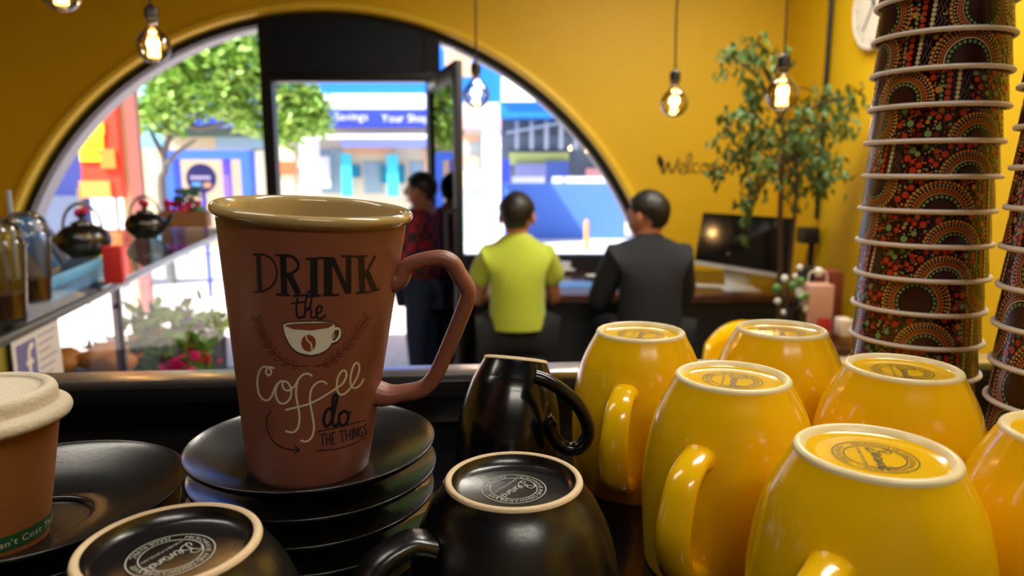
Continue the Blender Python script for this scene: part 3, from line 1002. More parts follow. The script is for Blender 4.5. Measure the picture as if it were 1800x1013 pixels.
cup_rim = MB().lathe([(CR0+0.0006+0.0017*cos(a), 0.0017+0.0017*sin(a)) for a in [2*pi*k/12 for k in range(13)]], 72).mesh('rolled_rim', mat('pinkish_white_card', '#f6eae0', 0.5, var=0.04), ang=80)
words = ['lowest', 'second', 'third', 'fourth', 'fifth', 'sixth', 'seventh', 'eighth', 'ninth', 'tenth', 'eleventh', 'twelfth', 'thirteenth', 'fourteenth', 'fifteenth', 'sixteenth']
def cup_stack(cx, cy, z0, count, side, seed):
    rnd = random.Random(seed)
    rot = 0
    for k in range(count):
        lab = (f'patterned paper cup upside down, lowest of the {side} dotted stack' if k == 0 else
               f'patterned paper cup upside down, {words[k]} from the bottom of the {side} dotted stack')
        lean = 0.0004*k
        rot = rnd.uniform(0, 2*pi) if rnd.random() < 0.6 else rot+0.3
        r = thing('paper_cup', lab, 'cup', (cx+rnd.uniform(-0.0006, 0.0006), cy+rnd.uniform(-0.0006, 0.0006), z0+0.0232*k), (0, 0, rot), f'{side} stack of patterned paper cups')
        for nm, me in (('cup_body', cup_wall), ('rolled_rim', cup_rim), ('printed_dots', BANDS[(k*2+seed) % 3])):
            o = bpy.data.objects.new(nm, me); COL.objects.link(o); o.parent = r
c1 = at_d(1628, 372, 0.508)
cup_stack(c1.x, c1.y, ZS+0.0085, 14, 'left', 3)
c2 = at_d(1926, 373, 0.405)
tag(MB().box((c1.x-0.05, c1.y-0.05, ZS), (c1.x+0.05, c1.y+0.05, ZS+0.0085), bev=0.002).obj('bar_mat', mat('black_rubber', '#0c0c0d', 0.8)), 'black rubber mat under the left patterned cup stack', 'mat')
tag(MB().box((c2.x-0.05, c2.y-0.05, ZS), (c2.x+0.06, c2.y+0.06, ZS+0.014), bev=0.002).obj('bar_mat', mat('black_rubber', '#0c0c0d', 0.8)), 'black rubber mat under the right patterned cup stack', 'mat')
cup_stack(c2.x, c2.y, ZS+0.014, 11, 'right', 8)

# =================================================================== PENDANT BULBS
def bulb(px, py, diam_px, label, style, D=0.095):
    zc = D*F/diam_px
    p = at_d(px, py, zc)
    r = thing('pendant_bulb', label, 'lamp', (p.x, p.y, CEIL), (0, 0, random.uniform(0, 6)), 'pendant filament bulbs')
    dz = p.z-CEIL
    R0 = D/2
    prof = smooth_prof([(0, -R0), (R0*0.5, -R0*0.87), (R0*0.87, -R0*0.5), (R0, 0), (R0*0.87, R0*0.5), (R0*0.55, R0*0.88), (R0*0.34, R0*1.15), (R0*0.29, R0*1.35)], 4)
    MB().lathe(prof, 40, c=(0, 0, dz)).obj('glass_bulb', M_bulb_glass, r, ang=80)
    sz = dz+R0*1.3
    lh = MB().lathe([(0, 0), (0.014, 0), (0.0145, 0.012), (0.019, 0.014), (0.019, 0.040), (0.016, 0.046), (0.008, 0.054), (0, 0.056)], 28, c=(0, 0, sz)).obj('lamp_holder', M_black, r, ang=50)
    cr_ = [(0, 0, sz+0.05)] + [(0.004*sin(k*1.7+px), 0.004*cos(k*1.3), sz+0.05+(-sz-0.05)*k/6) for k in range(1, 6)] + [(0, 0, 0)]
    MB().sweep(spline(cr_, 5), 0.0032, n=8).obj('cord', mat('brown_cord', '#2a1d12', 0.7), r)
    MB().lathe([(0, 0), (0.05, 0), (0.045, -0.02), (0, -0.024)], 32).obj('ceiling_rose', M_black, r)
    MB().lathe([(0.0, R0*1.3), (0.007, R0*1.3), (0.005, R0*0.6), (0.0035, R0*0.5), (0.0, R0*0.48)], 14, c=(0, 0, dz)).obj('glass_stem', M_bulb_glass, r)
    mb = MB()
    if style == 'cage':
        nz = 11
        for k in range(nz):
            a = 2*pi*k/nz; b = 2*pi*(k+0.5)/nz
            mb.sweep([(0.011*cos(a), 0.011*sin(a), dz+R0*0.55), (0.014*cos(b), 0.014*sin(b), dz-R0*0.6)], 0.0017, n=5)
            a2 = 2*pi*(k+1)/nz
            mb.sweep([(0.014*cos(b), 0.014*sin(b), dz-R0*0.6), (0.011*cos(a2), 0.011*sin(a2), dz+R0*0.55)], 0.0017, n=5)
    else:
        P = [(0.009*cos(t*5)*(1+0.4*sin(t*2)), 0.009*sin(t*5), dz+R0*0.35-0.011*t) for t in [k*0.12 for k in range(40)]]
        mb.sweep(P, 0.0026, n=5)
    mb.obj('filament', M_filament, r, label='glowing amber filament')
    ld = bpy.data.lights.new('bulb_glow', 'POINT'); ld.energy = 4.0; ld.color = (1.0, 0.62, 0.25); ld.shadow_soft_size = 0.02
    lo = bpy.data.objects.new('bulb_glow', ld); COL.objects.link(lo); lo.parent = r; lo.location = (0, 0, dz-0.01)
bulb(106, -14, 66, 'bare filament bulb cut off at the top left corner', 'cage')
bulb(270, 82, 57, 'bare filament bulb hanging over the left side of the arch', 'cage')
bulb(837, 167, 46, 'bare filament bulb hanging in front of the right arch pane', 'coil')
bulb(1185, 182, 47, 'bare filament bulb hanging against the plain yellow wall', 'coil')
bulb(1375, 167, 57, 'bare filament bulb hanging in front of the ficus', 'cage')

# =================================================================== WINDOW BENCH, SCREEN AND RIGHT CORNER
bench = thing('window_desk', 'long dark wooden desk under the right half of the arched window', 'desk', (0.8, 4.3, 0))
MB().box((-1.0, -0.52, 0.72), (0.95, 0.46, 0.76), bev=0.004).obj('tabletop', mat('red_brown_wood', '#4a2a1e', 0.22, var=0.25, scale=5), bench)
MB().box((-0.97, -0.48, 0.0), (0.93, -0.45, 0.72)).obj('front_panel', M_black, bench, smooth=False)
MB().box((-1.0, -0.48, 0.0), (-0.97, 0.44, 0.72)).obj('side_panel', M_black, bench, smooth=False)
# computer
A, B_, C_, D_ = at_y(1236, 374, 4.10), at_y(1397, 384, 3.94), at_y(1384, 491, 3.90), at_y(1220, 464, 4.05)
scr = thing('desktop_computer', 'all-in-one computer with black screen and silver chin on the desk', 'computer', ((C_+D_)/2).to_tuple()[:2]+(0.76,))
SI = Matrix.Translation(-Vector(scr.location))
c = [SI @ p for p in (D_, C_, B_, A)]
hsg = MB().slab(c, -0.02).obj('housing', M_silver, scr, smooth=False)
nrm = (c[1]-c[0]).cross(c[3]-c[0]).normalized()*0.002
k = 0.075
q = [c[0].lerp(c[3], k), c[1].lerp(c[2], k), c[2], c[3]]
MB().slab([p+nrm for p in q], 0.002).obj('screen', mat('black_screen', '#07080b', 0.12, coat=0.5), hsg, smooth=False)
mid = (c[0]+c[1])/2
MB().sweep([mid+Vector((0, 0.03, 0.10)), mid+Vector((0, 0.06, 0.0)), (0.0, 0.03, 0.004)], 0.07, 0.006, side=(1, 0, 0), n=12).obj('stand', M_silver, scr)
MB().box((-0.10, -0.09, 0.0), (0.10, 0.08, 0.006), bev=0.002).obj('stand_foot', M_silver, scr)
kp = at_z(1290, 502, 0.766)
tag(MB().box((-0.16, -0.05, 0), (0.16, 0.05, 0.012), bev=0.003).obj('keyboard', mat('white_plastic', '#d4d4d4', 0.4), loc=(kp.x-0.06, kp.y-0.02, 0.76), rot=(0, 0, R(-12))), 'thin white keyboard below the computer screen', 'keyboard')
# things on the desk between the two men
pl = at_z(992, 466, 0.76)
plate_p = thing('plate', 'small white plate with a glass cup on the desk between the two men', 'plate', (at_z(990, 478, 0.76).x, at_z(990, 478, 0.76).y, 0.76))
MB().lathe(smooth_prof([(0, 0.004), (0.05, 0.004), (0.08, 0.014), (0.082, 0.016), (0.075, 0.009), (0.045, 0.0), (0, 0.0)], 3), 40).obj('dish', mat('white_china', '#e8e8ea', 0.2), plate_p)
MB().lathe([(0, 0), (0.05, 0), (0.052, 0.05), (0, 0.055)], 24, c=(0, 0, 0.016)).obj('lid', mat('white_china', '#e8e8ea', 0.2), plate_p)
pp = at_z(1000, 500, 0.76)
pap = tag(MB().box((-0.17, -0.1, 0), (0.17, 0.1, 0.004)).obj('paper_menu', mat('blue_paper', '#5f9be0', 0.5), loc=(pp.x, pp.y-0.02, 0.7605)), 'blue paper sheet lying on the desk edge between the men', 'paper')
p3 = at_z(1043, 491, 0.76)
sa = thing('saucer_dish', 'small round white dish near the blue paper on the desk', 'dish', (p3.x, p3.y+0.03, 0.7645))
MB().lathe(smooth_prof([(0, 0.004), (0.03, 0.004), (0.045, 0.014), (0.046, 0.016), (0.04, 0.006), (0.0, 0.0)], 3), 32).obj('bowl', mat('white_china', '#e8e8ea', 0.2), sa)

# vertical conduit and wall box on the right wall
px0 = at_d(1436, 0, 4.0)
yc = 1.74/((1428-900)/F)
cd = thing('wall_conduit', 'black vertical conduit running down the right yellow wall', 'pipe', (RX-0.02, yc*1.0, 0))
MB().sweep([(0, 0, 1.15), (0, 0, CEIL)], 0.014, n=12).obj('pipe', M_black, cd)
bxp = at_y(1416, 412, yc)
MB().box((-0.09, -0.06, bxp.z-0.05), (0.0, 0.06, bxp.z+0.04), bev=0.006).obj('junction_box', M_black, cd)
MB().sweep([(-0.02, 0, 0.6), (-0.02, 0, bxp.z-0.05)], 0.018, n=12).obj('lower_pipe', M_black, cd)

# clock
cc_y = 1.77/((1503-900)/F)/1.0
cy_ = cc_y*0.985
cp = at_y(1503, 12, cy_)
ck = thing('wall_clock', 'round white wall clock on the right yellow wall', 'clock', (RX, cp.y, cp.z+0.02), (0, R(-90), 0))
rc = 0.215
MB().lathe([(0, 0), (rc, 0), (rc+0.004, 0.01), (rc+0.004, 0.030), (rc-0.006, 0.034), (rc-0.012, 0.028), (0, 0.028)], 64).obj('case', mat('white_clock_case', '#d9d2c4', 0.4), ck, ang=40)
MB().lathe([(0, 0.0285), (rc-0.014, 0.0285)], 64).obj('dial', mat('ivory_dial', '#e6dfd0', 0.5), ck)
mb = MB()
def hand(a, L_, w_):
    M = Matrix.Rotation(a, 4, 'Z')
    mb.box((-0.02, -w_/2, 0.031), (L_, w_/2, 0.033), M=M)
# local +X is world up after the rotation; +Y stays world +Y (to the left as seen)
hand(R(42), 0.10, 0.012); hand(R(142), 0.15, 0.008)
mb.lathe([(0, 0.036), (0.01, 0.036), (0.01, 0.030)], 16)
mb.obj('hands', M_black, ck, smooth=False, label='dark clock hands')
mb = MB()
for k in range(12):
    mb.box((rc-0.045, -0.003, 0.0288), (rc-0.022, 0.003, 0.0298), M=Matrix.Rotation(2*pi*k/12, 4, 'Z'))
mb.obj('hour_marks', mat('grey_print', '#8d877a', 0.6), ck, smooth=False)

# "Welcome" on the yellow wall
mb = MB()
wm = lambda u, v: at_y(u, v, WY-0.004)
for pts, wd in (([(1158, 280), (1163, 296), (1167, 305), (1173, 290), (1175, 286), (1180, 304), (1188, 292), (1193, 278)], 3.2),
                ([(1193, 300), (1201, 296), (1203, 290), (1198, 287), (1193, 294), (1195, 303), (1204, 304), (1212, 290), (1216, 276), (1212, 270), (1208, 282), (1208, 303), (1216, 300)], 2.2),
                ([(1228, 289), (1221, 288), (1217, 296), (1221, 304), (1229, 302)], 2.2), ([(1238, 288), (1232, 294), (1234, 303), (1241, 302), (1243, 293), (1238, 288), (1247, 290)], 2.2),
                ([(1247, 304), (1249, 290), (1253, 289), (1254, 303), (1257, 290), (1261, 290), (1262, 303), (1266, 300)], 2.2),
                ([(1266, 298), (1273, 294), (1272, 288), (1267, 292), (1268, 303), (1278, 301)], 2.2)):
    ribbon(mb, pts, wd, wm, n=5)
mb.add([wm(*p) for p in [(1157, 272), (1163, 276), (1168, 286), (1166, 300), (1160, 294), (1155, 284)]], [(0, 1, 2, 3, 4, 5)])
tag(mb.obj('wall_lettering', mat('dark_brown_vinyl', '#2b1e10', 0.5), smooth=False, fix=False), 'dark handwritten Welcome lettering on the yellow wall beside the ficus', 'sign')

# ficus
pot = at_z(1372, 470, 0.0)
fx_, fy_ = (1374-900)/F*3.52, 3.5
fic = thing('ficus_tree', 'tall potted ficus with drooping green leaves in the yellow corner', 'plant', (fx_, fy_, 0))
FI = Vector((fx_, fy_, 0))
MB().lathe(smooth_prof([(0, 0), (0.10, 0), (0.12, 0.02), (0.15, 0.26), (0.155, 0.28), (0.14, 0.28), (0.135, 0.25), (0, 0.24)], 2), 32).obj('pot', M_black, fic)
trunk = [(0, 0, 0.24), (0.01, 0.01, 0.7), at_y(1371, 400, fy_)-FI, at_y(1374, 320, fy_)-FI, at_y(1378, 240, fy_)-FI, at_y(1366, 160, fy_)-FI, at_y(1325, 90, fy_)-FI]
MB().sweep(spline(trunk, 6), [0.018-0.014*i/37 for i in range(37)], n=8).obj('trunk', M_bark, fic)
trunk2 = [(0.03, 0.02, 0.24), at_y(1395, 400, fy_)-FI, at_y(1400, 300, fy_)-FI, at_y(1390, 210, fy_)-FI]
MB().sweep(spline(trunk2, 6), 0.010, n=8).obj('stem', M_bark, fic)
leafm = MB().add([(0, 0, 0), (0.012, 0.015, 0.003), (0.011, 0.035, 0.002), (0, 0.058, -0.006), (-0.011, 0.035, 0.002), (-0.012, 0.015, 0.003), (0, 0.02, -0.001)],
                 [(0, 1, 6), (1, 2, 6), (2, 3, 6), (3, 4, 6), (4, 5, 6), (5, 0, 6)])
LEAF = leafm.mesh('leaf', M_leaf, smooth=False)
rnd = random.Random(4)
blobs = [((1325, 95), 26, 40), ((1310, 85), 24, 30), ((1360, 110), 26, 24), ((1290, 105), 22, 14), ((1275, 95), 10, 8), ((1330, 150), 22, 45), ((1322, 185), 18, 34), ((1295, 205), 24, 34), ((1285, 200), 18, 16), ((1420, 190), 24, 40),
         ((1400, 225), 28, 70), ((1450, 175), 24, 30), ((1485, 170), 26, 30), ((1500, 172), 14, 12), ((1470, 215), 30, 40), ((1495, 212), 20, 18), ((1340, 240), 28, 66), ((1300, 265), 28, 50), ((1270, 245), 20, 14),
         ((1265, 300), 16, 22), ((1320, 300), 26, 34), ((1420, 255), 32, 80), ((1440, 300), 30, 66), ((1465, 290), 22, 34), ((1400, 290), 30, 60), ((1350, 290), 24, 34), ((1330, 335), 22, 30), ((1312, 355), 13, 22), ((1310, 385), 9, 20), ((1304, 415), 7, 12), ((1390, 335), 24, 26), ((1440, 335), 20, 20)]
LV = []
mbb = MB()
for (bx, by), br_, nlf in blobs:
    cpt = at_y(bx, by, fy_+rnd.uniform(-0.12, 0.12))-FI
    ppm = 3.6/F
    # twig from the trunk to the blob
    base = Vector(trunk[4]).lerp(Vector(trunk[5]), rnd.random()) if by < 200 else Vector(trunk[3]).lerp(Vector(trunk[4]), rnd.random())
    mbb.sweep(spline([base, base.lerp(cpt, 0.5)+Vector((0, 0, 0.05)), cpt], 4), 0.004, n=5)
    for k in range(int(nlf*1.15)):
        v = Vector((rnd.gauss(0, 0.55), rnd.gauss(0, 0.55), rnd.gauss(0, 0.6)))*br_*ppm
        LV.append((cpt+v, Euler((rnd.uniform(-1.9, -0.5), rnd.uniform(-0.6, 0.6), rnd.uniform(0, 6.28))), rnd.uniform(0.6, 1.05)))
mbb.obj('branches', M_bark, fic)
rnd.shuffle(LV)
for p, e, s_ in LV[:290]:
    o = bpy.data.objects.new('leaf', LEAF); COL.objects.link(o); o.parent = fic
    o.location = p; o.rotation_euler = e; o.scale = (s_,)*3
mb = MB()
for p, e, s_ in LV[290:]:
    M = Matrix.LocRotScale(p, e, Vector((s_,)*3))
    mb.add([M @ v for v in leafm.v], leafm.f)
stuff(mb.obj('foliage', M_leaf, fic, smooth=False, fix=False))

# side shelf with bag and boxes by the right wall
sp = at_y(1440, 590, 2.95)
sh = thing('side_table', 'low red brown side table against the right wall', 'table', (1.43, 3.02, 0))
zt = sp.z-0.01
MB().box((-0.22, -0.26, zt-0.03), (0.28, 0.26, zt), bev=0.004).obj('tabletop', mat('red_brown_wood', '#4a2a1e', 0.22), sh)
for sx in (-0.19, 0.24):
    for sy in (-0.22, 0.22):
        MB().box((sx-0.02, sy-0.02, 0), (sx+0.02, sy+0.02, zt-0.03)).obj('leg', M_black, sh, smooth=False)
def crate(name, label, cat, px0, px1, py0, py1, y, depth, m, rot=0):
    a = at_y(px0, py1, y); b = at_y(px1, py0, y)
    cx = (a.x+b.x)/2; wd = b.x-a.x; hh = b.z-a.z
    o = thing(name, label, cat, (cx, y+depth/2, max(a.z, zt)), (0, 0, rot))
    MB().box((-wd/2, -depth/2, 0), (wd/2, depth/2, b.z-max(a.z, zt)), bev=0.004).obj('body', m, o)
    return o, wd, b.z-max(a.z, zt)
o, wd, hh = crate('gift_bag', 'pinkish paper bag with a red patch on the side table', 'bag', 1416, 1468, 502, 590, 2.90, 0.09, mat('pinkish_card', '#c79a8c', 0.7))
MB().box((-wd*0.1, -0.054, 0.01), (wd*0.4, -0.051, hh*0.35)).obj('red_patch', mat('red_print', '#c8322e', 0.6), o, smooth=False)
MB().sweep(spline([(-0.04, 0, hh), (-0.03, 0, hh+0.05), (0.03, 0, hh+0.05), (0.04, 0, hh)], 5), 0.003, n=6).obj('bag_handle', M_white_print, o)
o, wd, hh = crate('display_box', 'red brown box behind the pinkish paper bag', 'box', 1440, 1485, 478, 590, 3.05, 0.10, mat('brick_red_card', '#6e2c1c', 0.6))
o, wd, hh = crate('magazine_box', 'black box with white print behind the white flowers', 'box', 1402, 1448, 470, 590, 3.18, 0.06, mat('black_card', '#16120f', 0.5))
o, wd, hh = crate('napkin_box', 'small white box at the near end of the side table', 'box', 1478, 1502, 563, 592, 2.80, 0.07, mat('white_card', '#d8cdc4', 0.6))
fb = at_y(1404, 590, 2.90)
fv = thing('flower_vase', 'vase of white and green flowers beside the pinkish bag', 'vase', (fb.x, 2.93, zt))
MB().lathe(smooth_prof([(0, 0), (0.03, 0), (0.045, 0.05), (0.03, 0.12), (0.035, 0.15), (0.03, 0.14), (0, 0.1)], 3), 24).obj('vase_body', M_black_gl, fv)
mb = MB(); rnd = random.Random(5)
for k in range(26):
    c_ = Vector((rnd.gauss(0, 0.035), rnd.gauss(0, 0.03), 0.2+rnd.gauss(0, 0.05)))
    mb.sphere(c_, rnd.uniform(0.010, 0.022), 8, 6, mi=rnd.choice([0, 0, 1]))
stuff(mb.obj('blossoms', [mat('white_petal', '#d6ddd8', 0.6), mat('leaf_green', '#4d7a38', 0.6)], fv))

# yellow chair
ch = thing('shell_chair', 'yellow moulded chair standing by the desk behind the mugs', 'chair', (0.985, 2.52, -0.0), (0, 0, R(15)))
vs, fs = [], []
NU, NV = 12, 12
for j in range(NV+1):
    t = j/NV
    for i in range(NU+1):
        u_ = (i/NU-0.5)*2
        if t < 0.5:
            y_ = -0.2+0.4*(t/0.5); z_ = 0.45+0.03*u_*u_
        else:
            s_ = (t-0.5)/0.5
            y_ = 0.2+0.08*s_; z_ = 0.45+0.38*s_-0.07*s_*u_*u_
        wd = 0.22-0.04*max(0, t-0.8)/0.2
        vs.append((u_*wd, y_-0.05*u_*u_*(1 if t > 0.5 else 0), z_))
for j in range(NV):
    for i in range(NU):
        a = j*(NU+1)+i
        fs.append((a, a+1, a+NU+2, a+NU+1))
o = MB().add(vs, fs).obj('seat_shell', M_yellow, ch, ang=80)
md = o.modifiers.new('solid', 'SOLIDIFY'); md.thickness = 0.012
for sx in (-0.17, 0.17):
    for sy in (-0.17, 0.17):
        MB().sweep([(sx*0.7, sy*0.7, 0.44), (sx*1.2, sy*1.2, 0)], 0.012, n=8).obj('leg', M_wood, ch)

# =================================================================== PEOPLE
def skin(points, edges, radii, sub=2, root=0):
    me = bpy.data.meshes.new('tmp'); me.from_pydata([tuple(p) for p in points], edges, [])
    o = bpy.data.objects.new('tmp', me); COL.objects.link(o)
    o.modifiers.new('s', 'SKIN').use_smooth_shade = True
    for i, r_ in enumerate(radii):
        if not isinstance(r_, tuple): r_ = (r_, r_)
        me.skin_vertices[0].data[i].radius = r_
    me.skin_vertices[0].data[root].use_root = True
    md = o.modifiers.new('u', 'SUBSURF'); md.levels = sub; md.render_levels = sub
    dg = bpy.context.evaluated_depsgraph_get()
    m2 = bpy.data.meshes.new_from_object(o.evaluated_get(dg))
    vs = [v.co.copy() for v in m2.vertices]; fs = [tuple(p.vertices) for p in m2.polygons]
    bpy.data.objects.remove(o); bpy.data.meshes.remove(me); bpy.data.meshes.remove(m2)
    return vs, fs
def hand_mesh(mb, wrist, dirv, palm_n, side, mi=0):
    """palm and five fingers; dirv = direction of the fingers, palm_n = palm normal"""
    d = Vector(dirv).normalized(); nn = Vector(palm_n).normalized(); s = d.cross(nn).normalized()*side
    W_ = Vector(wrist)
    palm = [W_, W_+d*0.04, W_+d*0.075]
    v, f = skin(palm, [(0, 1), (1, 2)], [(0.022, 0.014), (0.034, 0.014), (0.036, 0.012)], 1)
    mb.add(v, f, mi)
    for k, (off, L_) in enumerate(((-0.028, 0.062), (-0.009, 0.078), (0.010, 0.074), (0.027, 0.058))):
        b = W_+d*0.065+s*off
        p = [b, b+d*(L_*0.45)+nn*0.006, b+d*(L_*0.75)+nn*0.018, b+d*(L_*0.9)+nn*0.034]
        v, f = skin(p, [(0, 1), (1, 2), (2, 3)], [0.0095, 0.009, 0.008, 0.0065], 1); mb.add(v, f, mi)
    b = W_+d*0.02-s*0.024
    p = [b, b-s*0.018+d*0.022+nn*0.008, b-s*0.02+d*0.05+nn*0.018]
    v, f = skin(p, [(0, 1), (1, 2)], [0.012, 0.010, 0.007], 1); mb.add(v, f, mi)
def head_geo(mb, c, yaw, pitch=0, mi=0):
    M = Matrix.Rotation(yaw, 4, 'Z') @ Matrix.Rotation(pitch, 4, 'X')
    def fn(q):   # +Y is the face
        x, y, z = q
        if z < 0:
            x *= 1-0.28*(-z); y = y*(1-0.12*(-z)) + 0.10*(-z)
        if y > 0.5 and -0.5 < z < 0.5:
            y *= 0.97
        return Vector((x, y, z))
    mb.sphere(c, (0.076, 0.096, 0.118), 32, 22, mi, M=M, fn=fn)
    for p, r_ in (((0, 0.098, -0.01), (0.012, 0.020, 0.024)), ((0, 0.092, -0.055), (0.024, 0.010, 0.008)), ((0.030, 0.086, 0.018), (0.012, 0.008, 0.007)), ((-0.030, 0.086, 0.018), (0.012, 0.008, 0.007)),
                  ((0.079, -0.002, -0.008), (0.012, 0.020, 0.032)), ((-0.079, -0.002, -0.008), (0.012, 0.020, 0.032))):
        mb.sphere(Vector(c)+(M @ Vector(p)), r_, 12, 8, mi, M=M.to_3x3().to_4x4())
def hair_geo(mb, c, yaw, pitch=0):
    M = Matrix.Rotation(yaw, 4, 'Z') @ Matrix.Rotation(pitch, 4, 'X')
    t = MB().sphere((0, 0, 0), 1, 40, 28)
    vs = []
    for v in t.v:
        x, y, z = v
        low = -0.62 if y < 0.1 else (-0.62+(y-0.1)*2.2)
        low = min(low, 0.5)
        k = 1.0
        if z < low: k = 0.72
        k *= 1-0.30*max(0, -z)**1.3
        if abs(x) > 0.72 and z < 0.12: k *= 0.90
        if z > 0: x *= 1+0.12*sin(pi*z); y *= 1+0.08*sin(pi*z)
        q = Vector((x*0.084*k, (y*0.103*k)-0.004, z*0.120*k+0.004))
        nn = noise.noise(Vector((x*9, y*9, z*9)))*0.004
        q += q.normalized()*nn
        vs.append(M @ q + Vector(c))
    mb.add(vs, t.f)
def cut_hem(vs, fs, z):
    bm = bmesh.new()
    bv = [bm.verts.new(v) for v in vs]
    for f in fs:
        try: bm.faces.new([bv[i] for i in f])
        except ValueError: pass
    bmesh.ops.bisect_plane(bm, geom=list(bm.verts)+list(bm.edges)+list(bm.faces), plane_co=(0, 0, z), plane_no=(0, 0, 1), clear_inner=True)
    bm.verts.index_update()
    out = [v.co.copy() for v in bm.verts], [tuple(v.index for v in f.verts) for f in bm.faces]
    bm.free()
    return out
def seated(name, label, loc, yaw, head_yaw, shirt, shoulder, H, hair_m=M_hair, print_=False, short=True, lean=0.0):
    """seated on a stool facing +Y (yaw 0); z = 0 is the floor; H = head top height"""
    root = thing(name, label, 'person', loc, (0, 0, yaw))
    sh = H-0.275           # shoulder height
    hip = 0.60
    s = shoulder/2
    hc = Vector((0, 0.03+lean, H-0.122))
    def L_(x, y, z): return Vector((x, y, z))
    J = [L_(0, -0.02, hip+0.02), L_(0, -0.03, hip+0.16), L_(0, -0.03+lean*0.6, sh-0.14), L_(0, -0.01+lean, sh-0.01), L_(0, 0.01+lean, sh+0.07), L_(0, 0.02+lean, H-0.14)]
    E = [(0, 1), (1, 2), (2, 3), (3, 4), (4, 5)]
    Rr = [(0.13, 0.10), (0.12, 0.085), (0.14, 0.095), (0.075, 0.05), 0.048, 0.055]
    hands = []
    for sg in (-1, 1):
        b = len(J)
        J += [L_(sg*s*0.82, 0.0+lean, sh-0.05), L_(sg*(s+0.03), 0.10+lean, sh-0.27), L_(sg*(s-0.04), 0.33, max(0.80, sh-0.33))]
        E += [(3, b), (b, b+1), (b+1, b+2)]
        Rr += [0.042, 0.038, 0.026]
        hands.append((J[b+2], (-sg*0.25, 0.95, -0.05), sg))
    for sg in (-1, 1):
        b = len(J)
        J += [L_(sg*0.09, 0.0, hip+0.02), L_(sg*0.13, 0.38, hip+0.02), L_(sg*0.12, 0.36, 0.10), L_(sg*0.12, 0.48, 0.045)]
        E += [(0, b), (b, b+1), (b+1, b+2), (b+2, b+3)]
        Rr += [0.085, 0.062, 0.042, 0.036]
    mb = MB()
    v, f = skin(J, E, Rr, 2); mb.add(v, f)
    head_geo(mb, hc, head_yaw-yaw)
    for wv, dv, sg in hands: hand_mesh(mb, wv, dv, (0, 0, -1), sg)
    mb.obj('body', M_skin, root, ang=80)
    g = 0.016
    # shirt
    Js = [L_(0, -0.02, hip-0.06), L_(0, -0.03, hip+0.16), L_(0, -0.03+lean*0.6, sh-0.14), L_(0, -0.01+lean, sh-0.01), L_(0, 0.0+lean, sh+0.045), L_(0, 0.005+lean, sh+0.082)]
    Es = [(0, 1), (1, 2), (2, 3), (3, 4), (4, 5)]
    Rs = [(s*1.10, 0.15), (s*0.84, 0.115), (s*0.90, 0.115), (s*0.70, 0.085), (0.085, 0.07), 0.058]
    for sg in (-1, 1):
        b = len(Js)
        if short:
            Js += [L_(sg*s*0.80, 0.0+lean, sh-0.03), L_(sg*(s+0.025), 0.06+lean, sh-0.18)]
            Es += [(3, b), (b, b+1)]; Rs += [0.078, 0.066]
        else:
            Js += [L_(sg*s*0.80, 0.0+lean, sh-0.03), L_(sg*(s+0.03), 0.10+lean, sh-0.27), L_(sg*(s-0.035), 0.31, max(0.81, sh-0.32))]
            Es += [(3, b), (b, b+1), (b+1, b+2)]; Rs += [0.080, 0.062, 0.042]
    v, f = skin(Js, Es, Rs, 2)
    v, f = cut_hem(v, f, hip+0.075)
    MB().add(v, f).obj('shirt', shirt, root, ang=80)
    v, f = skin([L_(0, -0.02, hip+0.04)] + [L_(sg*x, y, z) for sg in (-1, 1) for x, y, z in ((0.09, 0.02, hip+0.03), (0.13, 0.38, hip+0.03), (0.12, 0.36, 0.12))],
                [(0, 1), (1, 2), (2, 3), (0, 4), (4, 5), (5, 6)], [(0.16, 0.12), 0.105, 0.078, 0.06, 0.105, 0.078, 0.06], 2)
    MB().add(v, f).obj('trousers', M_trouser, root, ang=80)
    for sg in (-1, 1):
        MB().sphere((sg*0.12, 0.42, 0.05), (0.05, 0.13, 0.05), 16, 10).obj('shoe', M_black, root)
    mb = MB(); hair_geo(mb, hc, head_yaw-yaw); mb.obj('hair', hair_m, root, ang=80)
    return root
def stool(loc, label):
    r = thing('bar_stool', label, 'stool', loc)
    MB().lathe(smooth_prof([(0, 0.55), (0.15, 0.55), (0.17, 0.535), (0.165, 0.515), (0, 0.51)], 3), 32).obj('seat', M_black, r)
    for k in range(4):
        a = pi/4+k*pi/2
        MB().sweep([(0.09*cos(a), 0.09*sin(a), 0.52), (0.18*cos(a), 0.18*sin(a), 0)], 0.013, n=8).obj('leg', M_black, r)
    MB().lathe([(0.145+0.008*cos(a), 0.2+0.008*sin(a)) for a in [2*pi*k/8 for k in range(9)]], 32).obj('foot_ring', M_steel, r)
y1 = 3.42
p1 = at_y(922, 336, y1)
seated('person', 'seated man with short black hair in a lime yellow shirt, seen from behind', (p1.x-0.035, y1-0.02, 0), R(2), R(-8), M_hivis, 0.33, p1.z, short=True)
stool((p1.x-0.04, y1-0.03, 0), 'black stool under the man in the lime yellow shirt')
y2 = 3.30
p2 = at_y(1142, 334, y2)
seated('person', 'seated man with black hair in a dark navy top, head turned left', (p2.x+0.01, y2, 0), R(6), R(48), M_navy, 0.37, p2.z, short=False, lean=0.02)
stool((p2.x+0.02, y2-0.02, 0), 'black stool under the man in the dark navy top')
